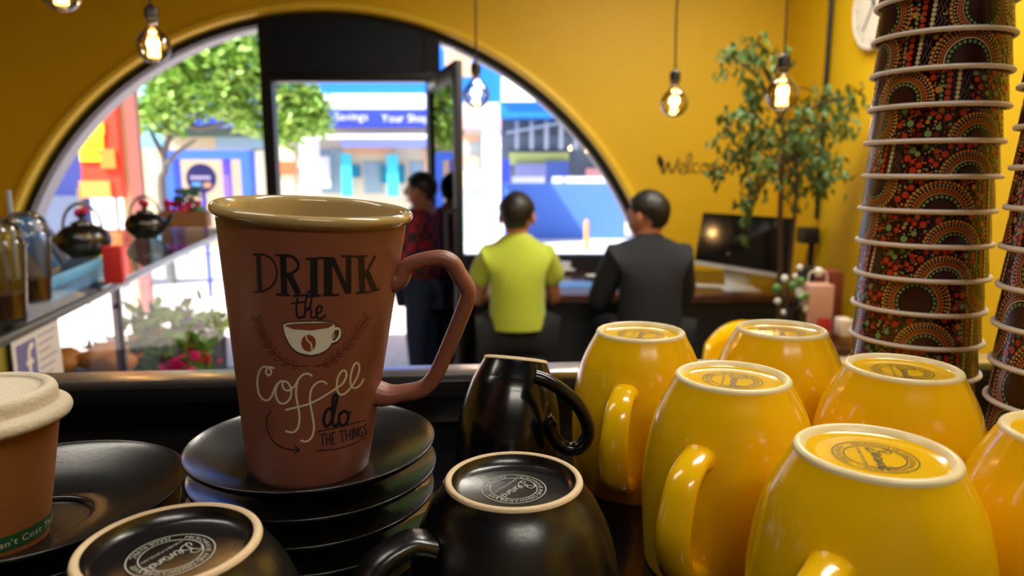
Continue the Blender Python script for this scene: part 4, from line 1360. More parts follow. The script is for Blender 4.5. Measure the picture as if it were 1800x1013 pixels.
# faint printing on the back of the lime shirt is left to the weave
# standing person outside the door
def standing(label, loc, yaw, H, top_m, leg_m):
    root = thing('person', label, 'person', loc, (0, 0, yaw))
    hc = Vector((0, 0.01, H-0.12))
    V = Vector
    J = [V((0, 0, H*0.53)), V((0, 0, H*0.62)), V((0, 0, H*0.74)), V((0, 0, H*0.82)), V((0, 0, H*0.87)), V((0, 0.01, H*0.92))]
    E = [(0, 1), (1, 2), (2, 3), (3, 4), (4, 5)]; Rr = [(0.13, 0.09), (0.11, 0.08), (0.13, 0.09), (0.10, 0.07), 0.05, 0.052]
    hs_ = []
    for sg in (-1, 1):
        b = len(J)
        J += [V((sg*0.17, 0, H*0.80)), V((sg*0.23, 0.02, H*0.64)), V((sg*0.21, 0.14, H*0.52))]
        E += [(3, b), (b, b+1), (b+1, b+2)]; Rr += [0.055, 0.04, 0.025]
        hs_.append((J[b+2], (0, 0.5, -0.8), sg))
    for sg in (-1, 1):
        b = len(J)
        J += [V((sg*0.09, 0, H*0.5)), V((sg*0.10, 0.02, H*0.28)), V((sg*0.11, 0, 0.09)), V((sg*0.12, 0.12, 0.045))]
        E += [(0, b), (b, b+1), (b+1, b+2), (b+2, b+3)]; Rr += [0.085, 0.055, 0.04, 0.036]
    mb = MB(); v, f = skin(J, E, Rr, 2); mb.add(v, f); head_geo(mb, hc, 0)
    for wv, dv, sg in hs_: hand_mesh(mb, wv, dv, (0, 0.8, 0.5), sg)
    mb.obj('body', M_skin, root, ang=80)
    Js = [V((0, 0, H*0.46))]+J[1:4]+[V((0, 0, H*0.85))]; Es = [(0, 1), (1, 2), (2, 3), (3, 4)]; Rs = [(0.18, 0.13), (0.155, 0.11), (0.165, 0.11), (0.12, 0.085), 0.065]
    for sg in (-1, 1):
        b = len(Js); Js += [V((sg*0.17, 0, H*0.80)), V((sg*0.23, 0.02, H*0.64)), V((sg*0.213, 0.12, H*0.535))]
        Es += [(3, b), (b, b+1), (b+1, b+2)]; Rs += [0.075, 0.058, 0.04]
    v, f = skin(Js, Es, Rs, 2); v, f = cut_hem(v, f, H*0.5); MB().add(v, f).obj('shirt', top_m, root, ang=80)
    v, f = skin([V((0, 0, H*0.51))]+[V((sg*x, y, z)) for sg in (-1, 1) for x, y, z in ((0.09, 0, H*0.48), (0.10, 0.02, H*0.28), (0.11, 0, 0.1))],
                [(0, 1), (1, 2), (2, 3), (0, 4), (4, 5), (5, 6)], [(0.16, 0.11), 0.10, 0.075, 0.06, 0.10, 0.075, 0.06], 2)
    MB().add(v, f).obj('trousers', leg_m, root, ang=80)
    for sg in (-1, 1): MB().sphere((sg*0.12, 0.06, 0.05), (0.05, 0.13, 0.05), 16, 10).obj('shoe', M_black, root)
    mb = MB(); hair_geo(mb, hc, 0); mb.obj('hair', M_hair, root, ang=80)
def plaid():
    m = mat('red_black_plaid_fabric', '#7a1720', 0.85)
    n = m.node_tree; b = n.nodes['Principled BSDF']
    ck_ = n.nodes.new('ShaderNodeTexChecker'); ck_.inputs['Scale'].default_value = 18
    ck_.inputs['Color1'].default_value = (0.30, 0.01, 0.02, 1); ck_.inputs['Color2'].default_value = (0.02, 0.015, 0.03, 1)
    tc = n.nodes.new('ShaderNodeTexCoord'); n.links.new(tc.outputs['Object'], ck_.inputs['Vector'])
    n.links.new(ck_.outputs['Color'], b.inputs['Base Color'])
    return m
ps = at_y(742, 300, 4.5)
standing('standing person in a red and black checked shirt in the open doorway', (ps.x, 4.5, 0), R(75), 1.42, plaid(), mat('blue_jeans', '#1f2a48', 0.85))

# =================================================================== GLASS DISPLAY CABINET (left)
yaw = R(12.5)
CT = CZ-0.28
cab = thing('display_cabinet', 'glass topped display cabinet with grey frame on the left', 'cabinet', (0, 0, 0), (0, 0, yaw))
E0, S0, S1, WDT = -0.608, 0.75, 3.85, 0.62
MB().box((E0-WDT, S0, CT-0.008), (E0, S1, CT)).obj('glass_top', M_cab_glass, cab, smooth=False)
MB().box((E0-0.006, S0, 0.36), (E0, S1, CT-0.012)).obj('side_pane', glass('side_glass', (0.95, 0.97, 0.98), 0.015, 0.0, 0.06), cab, smooth=False)
MB().box((E0-WDT, S1-0.006, 0.36), (E0-0.006, S1, CT-0.012)).obj('end_pane', glass('side_glass', (0.95, 0.97, 0.98), 0.015, 0.0, 0.06), cab, smooth=False)
M_fr = mat('grey_aluminium', '#8a8f96', 0.3, 0.7)
MB().box((E0-0.012, S0, CT-0.022), (E0+0.004, S1, CT-0.006), bev=0.002).obj('top_rail', M_fr, cab)
MB().box((E0-WDT, S1-0.012, CT-0.022), (E0, S1+0.004, CT-0.006), bev=0.002).obj('top_rail', M_fr, cab)
for s_ in (2.02,):
    MB().box((E0-0.022, s_, 0.36), (E0-0.002, s_+0.02, CT-0.02)).obj('post', M_black, cab, smooth=False)
MB().box((E0-0.02, S1-0.02, 0.36), (E0, S1, CT-0.02)).obj('post', M_fr, cab, smooth=False)
MB().box((E0-WDT, S0, 0.0), (E0, S1, 0.36)).obj('base_unit', mat('white_laminate', '#c9c6c0', 0.4), cab, smooth=False)
MB().box((E0-WDT+0.02, S0+0.02, 0.858), (E0-0.02, 2.15, 0.866)).obj('glass_shelf', M_cab_glass, cab, smooth=False)
# glass shelf edge on the cabinet, sky reflection painted as pale blue, with yellow peg
Y = Matrix.Rotation(yaw, 4, 'Z')
def cabp(x, s, z): return Y @ Vector((x, s, z))
q0, q1 = at_z(-30, 537, CT+0.028), at_z(191, 448, CT+0.028)
sl = (q1-q0).length
o = thing('shelf_edge', 'long glass shelf edge on the cabinet, painted pale blue as sky reflection', 'rail', (q0.x, q0.y, CT), (0, 0, atan2(-(q1.x-q0.x), q1.y-q0.y)))
MB().box((-0.004, 0, 0.0), (0.004, sl, 0.030), bev=0.0015).obj('strip', mat('sky_reflection_blue', '#58b4ea', 0.25), o)
MB().sphere((0.0, sl, 0.03), 0.009, 12, 8).obj('end_cap', mat('yellow_plastic', '#e8c81a', 0.4), o, label='small yellow end cap')
def teapot(px, py, zc, scale, label, yawp):
    p = at_z(px, py, CT)
    r = thing('teapot', label, 'teapot', (p.x, p.y, CT), (0, 0, yawp), 'cast iron teapots on the cabinet'); r.scale = (1, 1, 1.22)
    s = scale
    MB().lathe([(x*s, z*s) for x, z in smooth_prof([(0, 0.004), (0.035, 0.0), (0.045, 0.006), (0.068, 0.025), (0.076, 0.042), (0.070, 0.060), (0.050, 0.076), (0.032, 0.081), (0.030, 0.082), (0.0, 0.082)], 4)], 48).obj('pot_body', M_black_sat, r)
    tl = MB().lathe([(x*s, z*s) for x, z in [(0, 0.082), (0.031, 0.082), (0.028, 0.088), (0.010, 0.093), (0.008, 0.098), (0.011, 0.104), (0.006, 0.110), (0, 0.111)]], 32).obj('lid', M_black_sat, r)
    MB().sweep([Vector(q)*s for q in ((0.060, 0, 0.035), (0.085, 0, 0.050), (0.100, 0, 0.072), (0.106, 0, 0.078))], [0.013*s, 0.011*s, 0.008*s, 0.007*s], n=12).obj('spout', M_black_sat, r)
    arc = [Vector((0.055*cos(a), 0.0, 0.072+0.062*sin(a)))*s for a in [pi*k/16 for k in range(17)]]
    MB().sweep(arc, 0.0045*s, n=8).obj('handle', M_steel, r, label='thin arched metal handle')
    mb = MB().sphere(Vector((0.012, -0.01, 0.110))*s, 0.012*s, 10, 8)
    mb.sphere(Vector((-0.010, 0.0, 0.116))*s, 0.011*s, 10, 8)
    mb.obj('ribbon', mat('pink_red_ribbon', '#d42a5c', 0.6), tl, label='pink red bow on the lid')
    return r
teapot(150, 452, 2.15, 1.08, 'nearer black cast iron teapot on the glass cabinet, handle raised', R(190))
teapot(258, 419, 2.65, 1.08, 'farther black cast iron teapot with pink bow on the cabinet', R(5))
# planter box
pb = at_z(331, 399, CT)
pbx = thing('planter_box', 'brown planter box of pink flowers and small pots at the cabinet end', 'planter', (pb.x, pb.y-0.02, CT), (0, 0, yaw)); pbx.scale = (1.18,)*3
for a, b in (((-0.095, -0.05, 0), (0.095, -0.042, 0.07)), ((-0.095, 0.042, 0), (0.095, 0.05, 0.07)), ((-0.095, -0.042, 0), (-0.087, 0.042, 0.07)), ((0.087, -0.042, 0), (0.095, 0.042, 0.07)), ((-0.087, -0.042, 0), (0.087, 0.042, 0.008))):
    MB().box(a, b).obj('board', mat('tan_wood', '#9a6a44', 0.6), pbx, smooth=False)
rnd = random.Random(11)
mb = MB()
for k in range(46):
    mb.sphere((rnd.uniform(-0.08, 0.05), rnd.uniform(-0.035, 0.03), rnd.uniform(0.06, 0.11)), rnd.uniform(0.008, 0.016), 8, 6)
stuff(mb.obj('blossoms', mat('magenta_petal', '#d81f6a', 0.6), pbx))
mb = MB()
for k in range(40):
    mb.sphere((rnd.gauss(0.02, 0.03), rnd.gauss(0.0, 0.02), rnd.uniform(0.10, 0.165)), (rnd.uniform(0.006, 0.013),)*3, 8, 6)
stuff(mb.obj('succulent_leaves', mat('grey_green_leaf', '#4f7a6c', 0.6), pbx))
MB().lathe([(0, 0.03), (0.02, 0.03), (0.028, 0.09), (0.024, 0.09), (0, 0.08)], 20, c=(0.06, -0.02, 0)).obj('small_pot', mat('sea_green_pot', '#5f9c8e', 0.4), pbx, label='small sea green pot')
# clear domed cups with straws
def dome_cup(px, py, zc, label, hgt=0.14, r0=0.036, r1=0.047, straw=True, sx=0.01):
    p = at_z(px, py, CT)
    r = thing('iced_drink_cup', label, 'cup', (p.x, p.y, CT), (0, 0, 0), 'clear domed cups on the cabinet')
    MB().lathe([(0, 0.002), (r0-0.004, 0.0), (r0, 0.004), (r1, hgt)], 36).obj('cup_body', M_plastic, r)
    MB().lathe([(0, 0.004), (r0-0.002, 0.004), (r0+0.003, 0.05), (0, 0.05)], 30).obj('contents', mat('coffee_grounds', '#5a2e12', 0.8, var=0.4, scale=90), r, label='brown contents')
    MB().lathe(smooth_prof([(r1+0.002, hgt), (r1+0.003, hgt+0.006), (r1-0.002, hgt+0.012), (r1*0.86, hgt+0.035), (r1*0.5, hgt+0.052), (0.010, hgt+0.056)], 4), 36).obj('dome_lid', M_plastic, r)
    if straw:
        MB().sweep([(sx, 0, 0.01), (sx+0.004, 0, hgt+0.10)], 0.0048, n=10).obj('straw', mat('frosted_straw', '#a9b3c4', 0.4), r)
    return r
dome_cup(10, 562, 1.36, 'clear domed plastic cup at the far left edge, nearer one', straw=False)
dome_cup(58, 530, 1.50, 'clear domed plastic cup with a frosted straw on the cabinet', straw=True, sx=-0.03)
# blue card standing
pc = at_z(92, 478, CT)
o = thing('blue_card', 'pale blue card leaning behind the domed plastic cups', 'card', (pc.x, pc.y, CT), (R(8), R(-24), R(-10)))
MB().box((-0.03, -0.002, 0.006), (0.03, 0.002, 0.17), bev=0.001).obj('sheet', mat('pale_blue_card', '#5f9fe6', 0.5), o)
# red packet behind first teapot
prd = at_z(203, 498, CT)
tag(MB().box((-0.022, -0.015, 0), (0.022, 0.015, 0.095), bev=0.004).obj('tea_packet', mat('red_packet', '#d6322c', 0.5), loc=(prd.x, prd.y, CT), rot=(0, 0, yaw)), 'red tea packet behind the nearer teapot', 'packet')
# paper notice with the round-cornered f square on the side pane
no_ = thing('paper_notice', 'white paper notice with a violet square f logo on the cabinet glass', 'sign', cabp(E0+0.002, 1.40, CT-1.205), (0, 0, yaw))
MB().box((0, 0.0, 1.065), (0.001, 0.21, 1.185)).obj('sheet', mat('notice_paper', '#d6d4dd', 0.7), no_, smooth=False)
MB().box((0.001, 0.015, 1.072), (0.0016, 0.095, 1.172)).obj('logo_square', mat('violet_blue_print', '#6a6aa8', 0.6), no_, smooth=False)
mb = MB()
text_on(mb, 'f', 0.125, lambda x, y: Vector((0.0022, 0.066+x, 1.080+y)))
mb.obj('logo_letter', M_white_print, no_, smooth=False, fix=False)
mb = MB()
for k in range(6):
    mb.box((0.001, 0.108, 1.168-k*0.016), (0.0014, 0.19-(k % 3)*0.014, 1.172-k*0.016))
mb.obj('faint_lines', mat('grey_lilac_print', '#9c9ab4', 0.7), no_, smooth=False)
# bread rolls on the cabinet shelf
rnd = random.Random(3)
rollm = MB().sphere((0, 0, 0.028), (0.055, 0.042, 0.03), 20, 12, fn=lambda q: Vector((q.x*(1+0.08*noise.noise(q*3)), q.y, q.z*(1+0.15*noise.noise(q*4))))).mesh('bread_roll', mat('golden_crust', '#c98238', 0.55, var=0.25, scale=30, bump=0.4, bscale=80))
places = [(80, 655, 1.9, 'bread roll under the paper notice'), (102, 664, 1.9, 'bread roll left of the glass gap'), (118, 652, 2.0, 'bread roll low in the cabinet, nearest the white gap'),
          (172, 655, 1.98, 'golden bread roll left of the flower pots'), (192, 640, 2.1, 'golden bread roll leaning on top of its neighbours'), (205, 660, 2.03, 'golden bread roll touching the flower pots')]
for px, py, zc, lab in places:
    p = at_z(px, py-6, 0.866)
    o = bpy.data.objects.new('bread_roll', rollm); COL.objects.link(o)
    o.location = (p.x, p.y, 0.866); o.rotation_euler = (0, 0, rnd.uniform(0, 6))
    tag(o, lab+' in the glass cabinet', 'bread', 'bread rolls in the cabinet')
# potted flowers inside the cabinet
def flower_pot(px, py, zc, label, col, gcol, rad, n1, n2, hz, zb=0.36, potcol='#3c3f46'):
    p = at_d(px, py, zc)
    r = thing('potted_flowers', label, 'plant', (p.x, p.y, zb), (0, 0, 0), 'flower pots in the cabinet')
    hb = p.z-zb
    ph = max(0.05, hb-hz)
    MB().lathe([(0, 0), (0.045, 0), (0.058, ph), (0.05, ph), (0, ph-0.01)], 24).obj('pot', mat('pot_'+potcol, potcol, 0.5), r)
    rr = random.Random(int(px))
    mb = MB()
    for k in range(n1):
        c_ = Vector((rr.gauss(0, rad*0.5), rr.gauss(0, rad*0.4), hb+rr.gauss(0, hz*0.4)))
        M = Matrix.Rotation(rr.uniform(0, 3), 4, 'X') @ Matrix.Rotation(rr.uniform(0, 6), 4, 'Z')
        t = rr.uniform(0.008, 0.016)
        for q in range(5):
            a = 2*pi*q/5
            mb.sphere(c_+(M @ Vector((t*0.8*cos(a), t*0.8*sin(a), 0))), (t*0.8, t*0.8, t*0.5), 7, 5)
    stuff(mb.obj('blossoms', mat('petal_'+col, col, 0.6), r))
    mb = MB()
    for k in range(n2):
        c_ = Vector((rr.gauss(0, rad*0.6), rr.gauss(0, rad*0.5), hb-hz*0.2+rr.gauss(0, hz*0.6)))
        M = Matrix.LocRotScale(c_, Euler((rr.uniform(-2, 2), rr.uniform(-1, 1), rr.uniform(0, 6))), Vector((1.3,)*3))
        mb.add([M @ v for v in leafm.v], leafm.f)
    stuff(mb.obj('foliage', mat('leaves_'+gcol, gcol, 0.6), r, smooth=False, fix=False))
flower_pot(232, 628, 2.45, 'potted greenery with orange tips next to the bread rolls', '#d8802c', '#557f2a', 0.09, 8, 150, 0.07)
flower_pot(262, 590, 2.62, 'lime green leafy plant behind the magenta flowers', '#c2dc4a', '#7fb02c', 0.08, 14, 130, 0.08)
flower_pot(302, 648, 2.50, 'bright magenta flowers low in the cabinet', '#e0187c', '#3f6f2c', 0.07, 46, 30, 0.04)
flower_pot(335, 620, 2.75, 'red flowers beside the magenta ones', '#c8202c', '#5e8a3a', 0.07, 34, 60, 0.06)
flower_pot(322, 566, 3.1, 'violet grey flowers at the back of the cabinet', '#6a5a8c', '#8fbf3c', 0.08, 24, 70, 0.07)
flower_pot(374, 572, 3.3, 'pale green and white flowers at the end of the cabinet', '#dfe8cc', '#b0cf6a', 0.06, 34, 40, 0.06)

# =================================================================== OUTSIDE
def pave(name, x0, x1, y0, y1, z, m):
    struct(MB().box((x0, y0, z-0.1), (x1, y1, z)).obj(name, m, smooth=False))
mpv = bpy.data.materials.new('pink_grey_paving'); mpv.use_nodes = True
n_ = mpv.node_tree; b_ = n_.nodes['Principled BSDF']
br_ = n_.nodes.new('ShaderNodeTexBrick'); tc_ = n_.nodes.new('ShaderNodeTexCoord')
br_.inputs['Color1'].default_value = (*srgb('#e4cfc9'), 1); br_.inputs['Color2'].default_value = (*srgb('#d9c2bc'), 1); br_.inputs['Mortar'].default_value = (*srgb('#b8a7a2'), 1)
br_.inputs['Scale'].default_value = 2.5; br_.inputs['Mortar Size'].default_value = 0.01
n_.links.new(tc_.outputs['Object'], br_.inputs['Vector']); n_.links.new(br_.outputs['Color'], b_.inputs['Base Color']); b_.inputs['Roughness'].default_value = 0.7
pave('pavement', -30, 30, WY+0.22, 9.5, -0.0, mpv)
pave('kerb', -30, 30, 9.5, 9.7, -0.02, mat('kerb_concrete', '#bdbdb8', 0.8))
pave('road', -30, 30, 9.7, 18, -0.12, mat('pale_asphalt', '#b4b6ba', 0.85))
pave('pavement', -30, 30, 18, 60, -0.02, mat('far_paving', '#cfcac4', 0.8))
YB = 24.0
def px_box(mb, px0, px1, py0, py1, y, depth, mi=0, zmin=None):
    a = at_y(px0, py1, y); b = at_y(px1, py0, y)
    pm = (py0+py1)/2
    a.x = at_y(px0, pm, y).x; b.x = at_y(px1, pm, y).x
    z0 = a.z if zmin is None else zmin
    mb.box((a.x, y, z0), (b.x, y+depth, b.z), mi)
def facade(name, label, cat, parts, y0=None):
    r = thing(name, label, cat, (0, 0, 0))
    for nm, m, boxes in parts:
        for bx in boxes:
            mb = MB(); px_box(mb, *bx)
            mb.obj(nm, m, r, smooth=False)
    return r
M_blue = mat('bright_blue_fascia', '#1377e6', 0.5)
M_dblue = mat('deep_blue_sign', '#2338c0', 0.5)
M_white = mat('white_render', '#e2e2e6', 0.6)
M_cream = mat('cream_render', '#e8dcb8', 0.7)
M_peach = mat('peach_render', '#e2b48e', 0.7)
M_shop = mat('pale_shop_front', '#cfc5ac', 0.6)
M_teal = mat('turquoise_banner', '#3cc4dc', 0.5)
M_dteal = mat('teal_poster', '#1f7f9c', 0.5)
M_win = mat('shop_window', '#8ea6b4', 0.15)
shop = facade('shop_building', 'blue and white shop building across the street behind the doorway', 'building', [
    ('wall', M_shop, [(480, 800, 205, 345, YB, 6, 0, -0.02)]),
    ('upper_fascia', M_blue, [(470, 812, 60, 165, YB-0.6, 5)]),
    ('white_band', M_white, [(470, 812, 165, 192, YB-0.7, 1.0)]),
    ('sign_band', M_dblue, [(470, 812, 192, 222, YB-0.8, 0.9)]),
    ('awning_edge', mat('lilac_blue_rail', '#6470c8', 0.6), [(600, 790, 246, 258, YB-0.9, 0.3)]),
    ('white_rail', M_white, [(520, 790, 236, 244, YB-0.9, 0.3)]),
    ('peach_panel', M_peach, [(605, 690, 258, 272, YB-0.1, 0.1), (745, 790, 262, 300, YB-0.1, 0.1)]),
    ('window', M_win, [(555, 600, 262, 340, YB-0.05, 0.1), (640, 672, 285, 340, YB-0.05, 0.1), (720, 745, 285, 340, YB-0.05, 0.1)]),
    ('cream_panel', M_cream, [(486, 516, 250, 284, YB-0.05, 0.1), (486, 516, 306, 344, YB-0.05, 0.1)]),
    ('orange_panel', mat('orange_red_sign', '#dc6a3a', 0.6), [(484, 518, 286, 304, YB-0.15, 0.1)]),
    ('poster', M_dteal, [(612, 634, 290, 312, YB-0.2, 0.05), (668, 684, 290, 322, YB-0.2, 0.05), (694, 712, 290, 322, YB-0.2, 0.05)]),
    ('banner', M_teal, [(600, 618, 270, 345, YB-0.6, 0.05), (680, 700, 272, 345, YB-0.6, 0.05)]),
    ('door_panel', mat('white_door', '#dfe0ea', 0.5), [(556, 580, 275, 330, YB-0.2, 0.05)]),
])
mb = MB()
def sign_text(mb, s, pxc, pyc, hpx, y, track=0.1):
    c_ = at_y(pxc, pyc, y); sz = hpx*y/F*1.3
    text_on(mb, s, sz, lambda x, yy: Vector((c_.x+x, y, c_.z+yy-sz*0.33)), track=track)
sign_text(mb, 'Savings', 618, 205, 14, YB-0.82); sign_text(mb, 'Your Shop', 712, 208, 14, YB-0.82)
mb.obj('sign_lettering', M_white, shop, smooth=False, fix=False)
r = thing('blue_shop_building', 'blue fascia shop building with a white square sign on the right', 'building', (0, 0, 0))
YR2 = 20.0
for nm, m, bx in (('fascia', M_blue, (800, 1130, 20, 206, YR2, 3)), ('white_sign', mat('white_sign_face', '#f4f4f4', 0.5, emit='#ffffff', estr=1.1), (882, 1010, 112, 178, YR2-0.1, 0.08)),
                  ('beam', mat('peach_render', '#e2b48e', 0.7), (782, 828, 60, 132, YR2-1.5, 0.4)),
                  ('wall', mat('grey_wall', '#6f7884', 0.7), (878, 1130, 206, 365, YR2+2.5, 0.2)),  # plain grey wall under the blue fascia
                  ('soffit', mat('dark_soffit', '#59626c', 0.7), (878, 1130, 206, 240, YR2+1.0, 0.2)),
                  ('shelf', mat('yellow_green_goods', '#c6cf7c', 0.7), (895, 1000, 268, 290, YR2+2.2, 0.2)),
                  ('shelf', mat('lilac_goods', '#8c90c4', 0.7), (905, 960, 288, 310, YR2+2.0, 0.2)),
                  ('shelf', mat('blue_goods', '#4c63b4', 0.7), (960, 1000, 284, 322, YR2+2.0, 0.2)),
                  ('shelf', mat('pink_goods', '#e39a9c', 0.7), (1030, 1060, 296, 320, YR2+2.0, 0.2)),
                  ('column', M_dblue, (880, 896, 280, 360, YR2-0.3, 0.3))):
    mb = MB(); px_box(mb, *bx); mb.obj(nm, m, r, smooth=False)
for k in range(9):
    mb = MB(); px_box(mb, 905+k*26, 912+k*26, 212, 262, YR2+0.6, 0.15); mb.obj('roof_strut', mat('light_steel_paint', '#aab4c0', 0.5), r, smooth=False)
MB().slab([at_y(890, 236, YR2+0.5), at_y(1010, 214, YR2+0.5), at_y(1010, 210, YR2+0.5), at_y(890, 232, YR2+0.5)], 0.1).obj('roof_beam', mat('light_steel_paint', '#aab4c0', 0.5), r, smooth=False)
r = thing('kiosk', 'white pillared kiosk front just right of the door', 'building', (0, 0, 0))
YK = 15.0
for nm, m, bx in (('header', mat('lilac_white_header', '#cfcfe6', 0.6), (802, 878, 180, 208, YK, 1)), ('pink_band', mat('pink_band', '#f0b0b4', 0.6), (802, 880, 208, 226, YK-0.05, 1)),
                  ('pillar', M_white, (848, 880, 226, 372, YK, 0.5, 0, -0.12)), ('shelf_unit', mat('pale_goods', '#b8ccd0', 0.6), (805, 846, 235, 372, YK+0.6, 0.2, 0, -0.12)),
                  ('orange_goods', M_peach, (806, 842, 236, 248, YK+0.4, 0.1)), ('orange_goods', M_peach, (806, 842, 275, 290, YK+0.4, 0.1)), ('cream_goods', M_cream, (806, 842, 300, 330, YK+0.4, 0.1))):
    mb = MB(); px_box(mb, *bx); mb.obj(nm, m, r, smooth=False)
mb = MB(); px_box(mb, 886, 1100, 322, 372, 16.5, 0.5, 0, -0.12)
tag(mb.obj('blue_barrier', mat('mid_blue_panel', '#4a74cc', 0.6), smooth=False), 'long blue barrier beyond the right pane across the road', 'barrier')
for k, (a, b_) in enumerate(((900, 958), (972, 990), (995, 1080))):
    mb = MB(); px_box(mb, a, b_, 311, 321.9, 16.5, 0.3)
    tag(mb.obj('white_planter', M_white, smooth=False), ['wide left white trough on the blue barrier', 'short middle white trough on the blue barrier', 'long right white trough on the blue barrier'][k], 'trough')
mb = MB(); a = at_y(1032, 365, 14.0)
mb.lathe([(0, 0), (0.05, 0), (0.05, 0.55), (0.03, 0.6), (0, 0.61)], 16, c=(a.x, 14.0, -0.12)).lathe([(0.051, 0.40), (0.051, 0.48)], 16, c=(a.x, 14.0, -0.12))
tag(mb.obj('bollard', mat('orange_bollard', '#e08a3c', 0.5)), 'orange bollard in front of the blue barrier', 'bollard')
# column by the tree
for (a, b_, y_, lab) in ((527, 553, 17.5, 'tall pale column in front of the shop building'),):
    o = thing('street_column', lab, 'column', (0, 0, 0))
    mb = MB(); px_box(mb, a, b_, 150, 345, y_, 0.4, 0, -0.12); mb.obj('shaft', M_white, o, smooth=False)
    mb = MB(); px_box(mb, a-3, b_+3, 205, 212, y_-0.05, 0.5); mb.obj('collar', M_white, o, smooth=False)
# left hand buildings
r = thing('sign_shop_building', 'shop with a blue lettered fascia behind the street tree', 'building', (0, 0, 0))
YL = 19.0
for nm, m, bx in (('wall', mat('sandy_wall', '#c9b48e', 0.7), (236, 470, 215, 345, YL+1, 1, 0, -0.12)), ('fascia', mat('vivid_blue_fascia', '#2a4fd8', 0.5), (236, 470, 180, 222, YL, 0.6)),
                  ('upper_wall', mat('sky_blue_wall', '#8cb8ea', 0.6), (236, 470, 90, 180, YL+0.6, 1)), ('shutter', mat('green_grey_shutter', '#5b6a52', 0.7), (300, 470, 222, 240, YL+0.7, 0.3)),
                  ('light_box', mat('sky_blue_panel', '#7fc4ee', 0.5), (246, 284, 208, 262, YL-0.5, 0.1)), ('window', M_win, (380, 465, 240, 262, YL+0.9, 0.1)), ('pale_panel', M_cream, (440, 468, 265, 345, YL+0.9, 0.1))):
    mb = MB(); px_box(mb, *bx); mb.obj(nm, m, r, smooth=False)
mb = MB()
for k in range(12):
    mb.slab([at_y(292+k*15, 204, YL-0.05), at_y(300+k*15, 204, YL-0.05), at_y(303+k*15, 190, YL-0.05), at_y(295+k*15, 190, YL-0.05)], 0.04)
mb.obj('sign_strokes', M_white, r, smooth=False)
r = thing('blue_portal', 'royal blue square entrance frame behind the round sign', 'gateway', (0, 0, 0))
YP = 13.0
for nm, bx in (('lintel', (284, 438, 264, 280, YP, 0.3)), ('post', (284, 306, 280, 350, YP, 0.3, 0, -0.12)), ('post', (424, 440, 280, 350, YP, 0.3, 0, -0.12))):
    mb = MB(); px_box(mb, *bx); mb.obj(nm, mat('royal_blue_paint', '#3564dc', 0.5), r, smooth=False)
mb = MB(); px_box(mb, 392, 404, 280, 350, YP+0.1, 0.1, 0, -0.12); mb.obj('inner_post', mat('violet_paint', '#7a5ad8', 0.5), r, smooth=False)
mb = MB(); px_box(mb, 306, 424, 280, 350, YP+1.5, 0.1, 0, -0.12); mb.obj('back_wall', mat('tan_wall', '#b89c7c', 0.7), r, smooth=False)
# round sign
c_ = at_y(355, 314, 8.0)
r = thing('round_sign', 'round dark blue sign on a post outside the left pane', 'sign', (c_.x, 8.0, 0))
mb = MB(); mb.lathe([(0, 0), (0.165, 0), (0.165, 0.03), (0, 0.03)], 40, M=Matrix.Translation((0, 0, c_.z)) @ Matrix.Rotation(pi/2, 4, 'X'))
mb.obj('disc', mat('navy_sign', '#101c5c', 0.4), r)
MB().sweep([(0, 0.02, 0), (0, 0.02, c_.z)], 0.025, n=10).obj('post', M_dblue, r)
mb = MB()
for k in range(6): mb.box((-0.11+k*0.038, -0.034, c_.z-0.01), (-0.085+k*0.038, -0.031, c_.z+0.03))
mb.obj('faded_lettering', mat('pale_lilac_print', '#a8a8d0', 0.6), r, smooth=False)
mb = MB(); mb.box((-0.10, -0.034, c_.z-0.10), (0.0, -0.031, c_.z-0.04)); mb.obj('light_blue_patch', mat('light_blue_print', '#4a90dc', 0.6), r, smooth=False)
mb = MB(); mb.box((0.03, -0.034, c_.z-0.10), (0.11, -0.031, c_.z-0.045)); mb.obj('tan_patch', mat('tan_print', '#b08468', 0.6), r, smooth=False)
# red and yellow banner wall, pillars
r = thing('banner_sign', 'tall red and yellow banner sign outside on the far left', 'sign', (0, 0, 0))
YN = 7.2
mb = MB(); px_box(mb, 138, 208, 150, 348, YN, 0.06); mb.obj('banner_face', mat('red_banner', '#f0442c', 0.5), r, smooth=False)
for bx, m in (((138, 182, 236, 284, YN-0.02, 0.02), mat('yellow_print', '#f4e424', 0.5)), ((156, 182, 212, 236, YN-0.02, 0.02), mat('yellow_print', '#f4e424', 0.5)),
              ((140, 194, 318, 348, YN-0.02, 0.02), mat('orange_print', '#f8a052', 0.5)), ((176, 202, 262, 296, YN-0.03, 0.02), mat('orange_print2', '#f2903c', 0.5))):
    mb = MB(); px_box(mb, *bx)
    mb.obj('printed_shape', m, r, smooth=False)
mb = MB()
text_c = at_y(160, 262, YN-0.05)
for k in range(2): px_box(mb, 150, 176, 252+k*14, 254+k*14, YN-0.03, 0.01)
mb.obj('thin_marks', mat('olive_print', '#8a8a1c', 0.5), r, smooth=False)
mb = MB()
a = at_y(146, 348, YN)
for sx in (140, 204):
    q = at_y(sx, 348, YN+0.03); mb.sweep([(q.x, YN+0.03, 0), (q.x, YN+0.03, q.z+0.1)], 0.02, n=8)
mb.obj('support_posts', M_steel, r)
o = thing('cream_pillar', 'cream pillar beside the red banner', 'column', (0, 0, 0))
mb = MB(); px_box(mb, 204, 230, 60, 360, 7.3, 0.06, 0, 0.0); mb.obj('shaft', M_cream, o, smooth=False)
o = thing('brick_pillar', 'pinkish brown pillar between cream pillar and street tree', 'column', (0, 0, 0))
mb = MB(); px_box(mb, 220, 240, 60, 360, 7.1, 0.06, 0, 0.0); mb.obj('shaft', mat('pinkish_brown_paint', '#a0625c', 0.6), o, smooth=False)
o = thing('shaded_wall', 'wall at the far left outside, its shade painted dark blue', 'hoarding', (0, 0, 0))
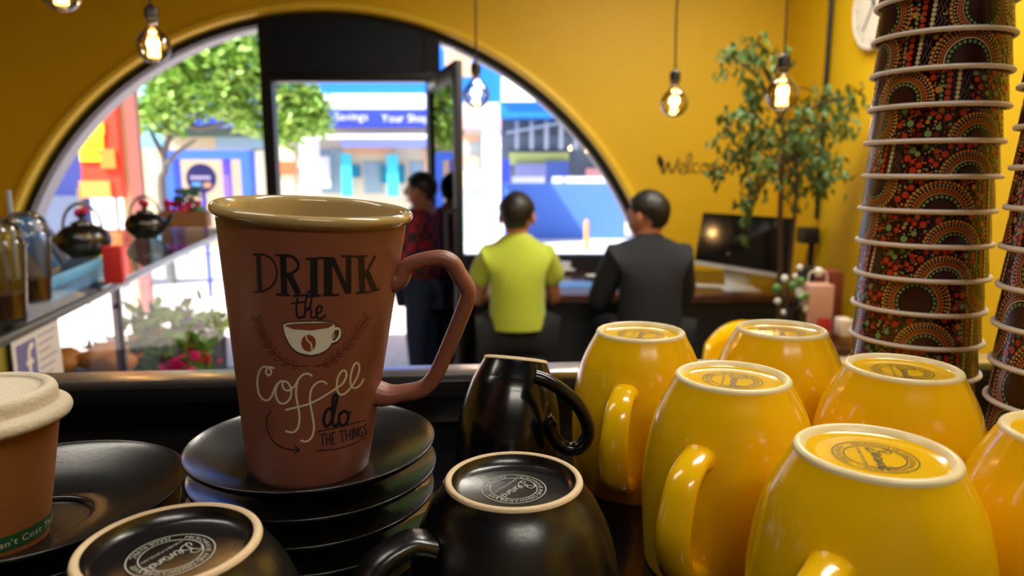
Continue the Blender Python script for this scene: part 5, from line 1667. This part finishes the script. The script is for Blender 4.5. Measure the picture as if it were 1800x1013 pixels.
mb = MB(); px_box(mb, -60, 138, 150, 345, 8.6, 0.1, 0, 0.0); mb.obj('panel', mat('wall_shade_navy', '#2c3a8a', 0.6), o, smooth=False)  # wall in shade, the shade painted as dark blue
mb = MB(); px_box(mb, -60, 138, 345, 362, 8.5, 0.25, 0, 0.0); mb.obj('plinth', mat('slate_plinth', '#5a6a88', 0.6), o, smooth=False)

# street tree
tr = thing('street_tree', 'broad green street tree outside the left pane', 'tree', (at_y(290, 340, 9.0).x, 9.0, 0))
TB = Vector(tr.location)
def tp(px, py, y=9.0): return at_y(px, py, y)-TB
M_gbark = mat('grey_bark', '#6c6a66', 0.85, var=0.2, bump=0.4)
mb = MB()
mb.sweep(spline([(0, 0, 0), tp(284, 330), tp(290, 300), tp(287, 272)], 5), [0.07-0.0022*i for i in range(16)], n=10)
for pts in ([(287, 272), (272, 245), (262, 220), (250, 180)], [(287, 275), (300, 240), (330, 215), (370, 190), (420, 150)], [(300, 245), (290, 215), (300, 180), (320, 120)], [(330, 215), (350, 225), (400, 215), (450, 195)], [(286, 300), (310, 270), (345, 245)]):
    P = spline([tp(*q) for q in pts], 5); mb.sweep(P, [0.045-0.035*i/len(P) for i in range(len(P))], n=8)
mb.obj('trunk', M_gbark, tr)
rnd = random.Random(9)
mb = MB()
gl = [((300, 190), 45), ((330, 160), 60), ((290, 130), 55), ((360, 110), 70), ((420, 90), 65), ((440, 150), 60), ((390, 170), 50), ((270, 200), 35), ((480, 130), 60), ((510, 170), 50), ((520, 215), 40), ((550, 190), 34), ((500, 230), 30), ((440, 210), 30), ((300, 90), 60), ((560, 220), 20), ((350, 60), 60), ((430, 40), 60)]
for (bx, by), rp in gl:
    for k in range(int(rp*7.0)):
        dv = Vector((rnd.gauss(0, 1), rnd.gauss(0, 1), rnd.gauss(0, 0.75))).normalized()*rnd.random()**0.4
        p = tp(bx, by, 9.0)+dv*rp*9/F*1.0
        if p.y < -1.0: p.y = -1.0
        M = Matrix.LocRotScale(p, Euler((rnd.uniform(-1, 1), rnd.uniform(-1, 1), rnd.uniform(0, 6))), Vector((2.4,)*3))
        mb.add([M @ v for v in leafm.v], leafm.f)
stuff(mb.obj('foliage', mat('bright_green_leaf', '#a4cf62', 0.5, var=0.2, scale=2), tr, smooth=False, fix=False))
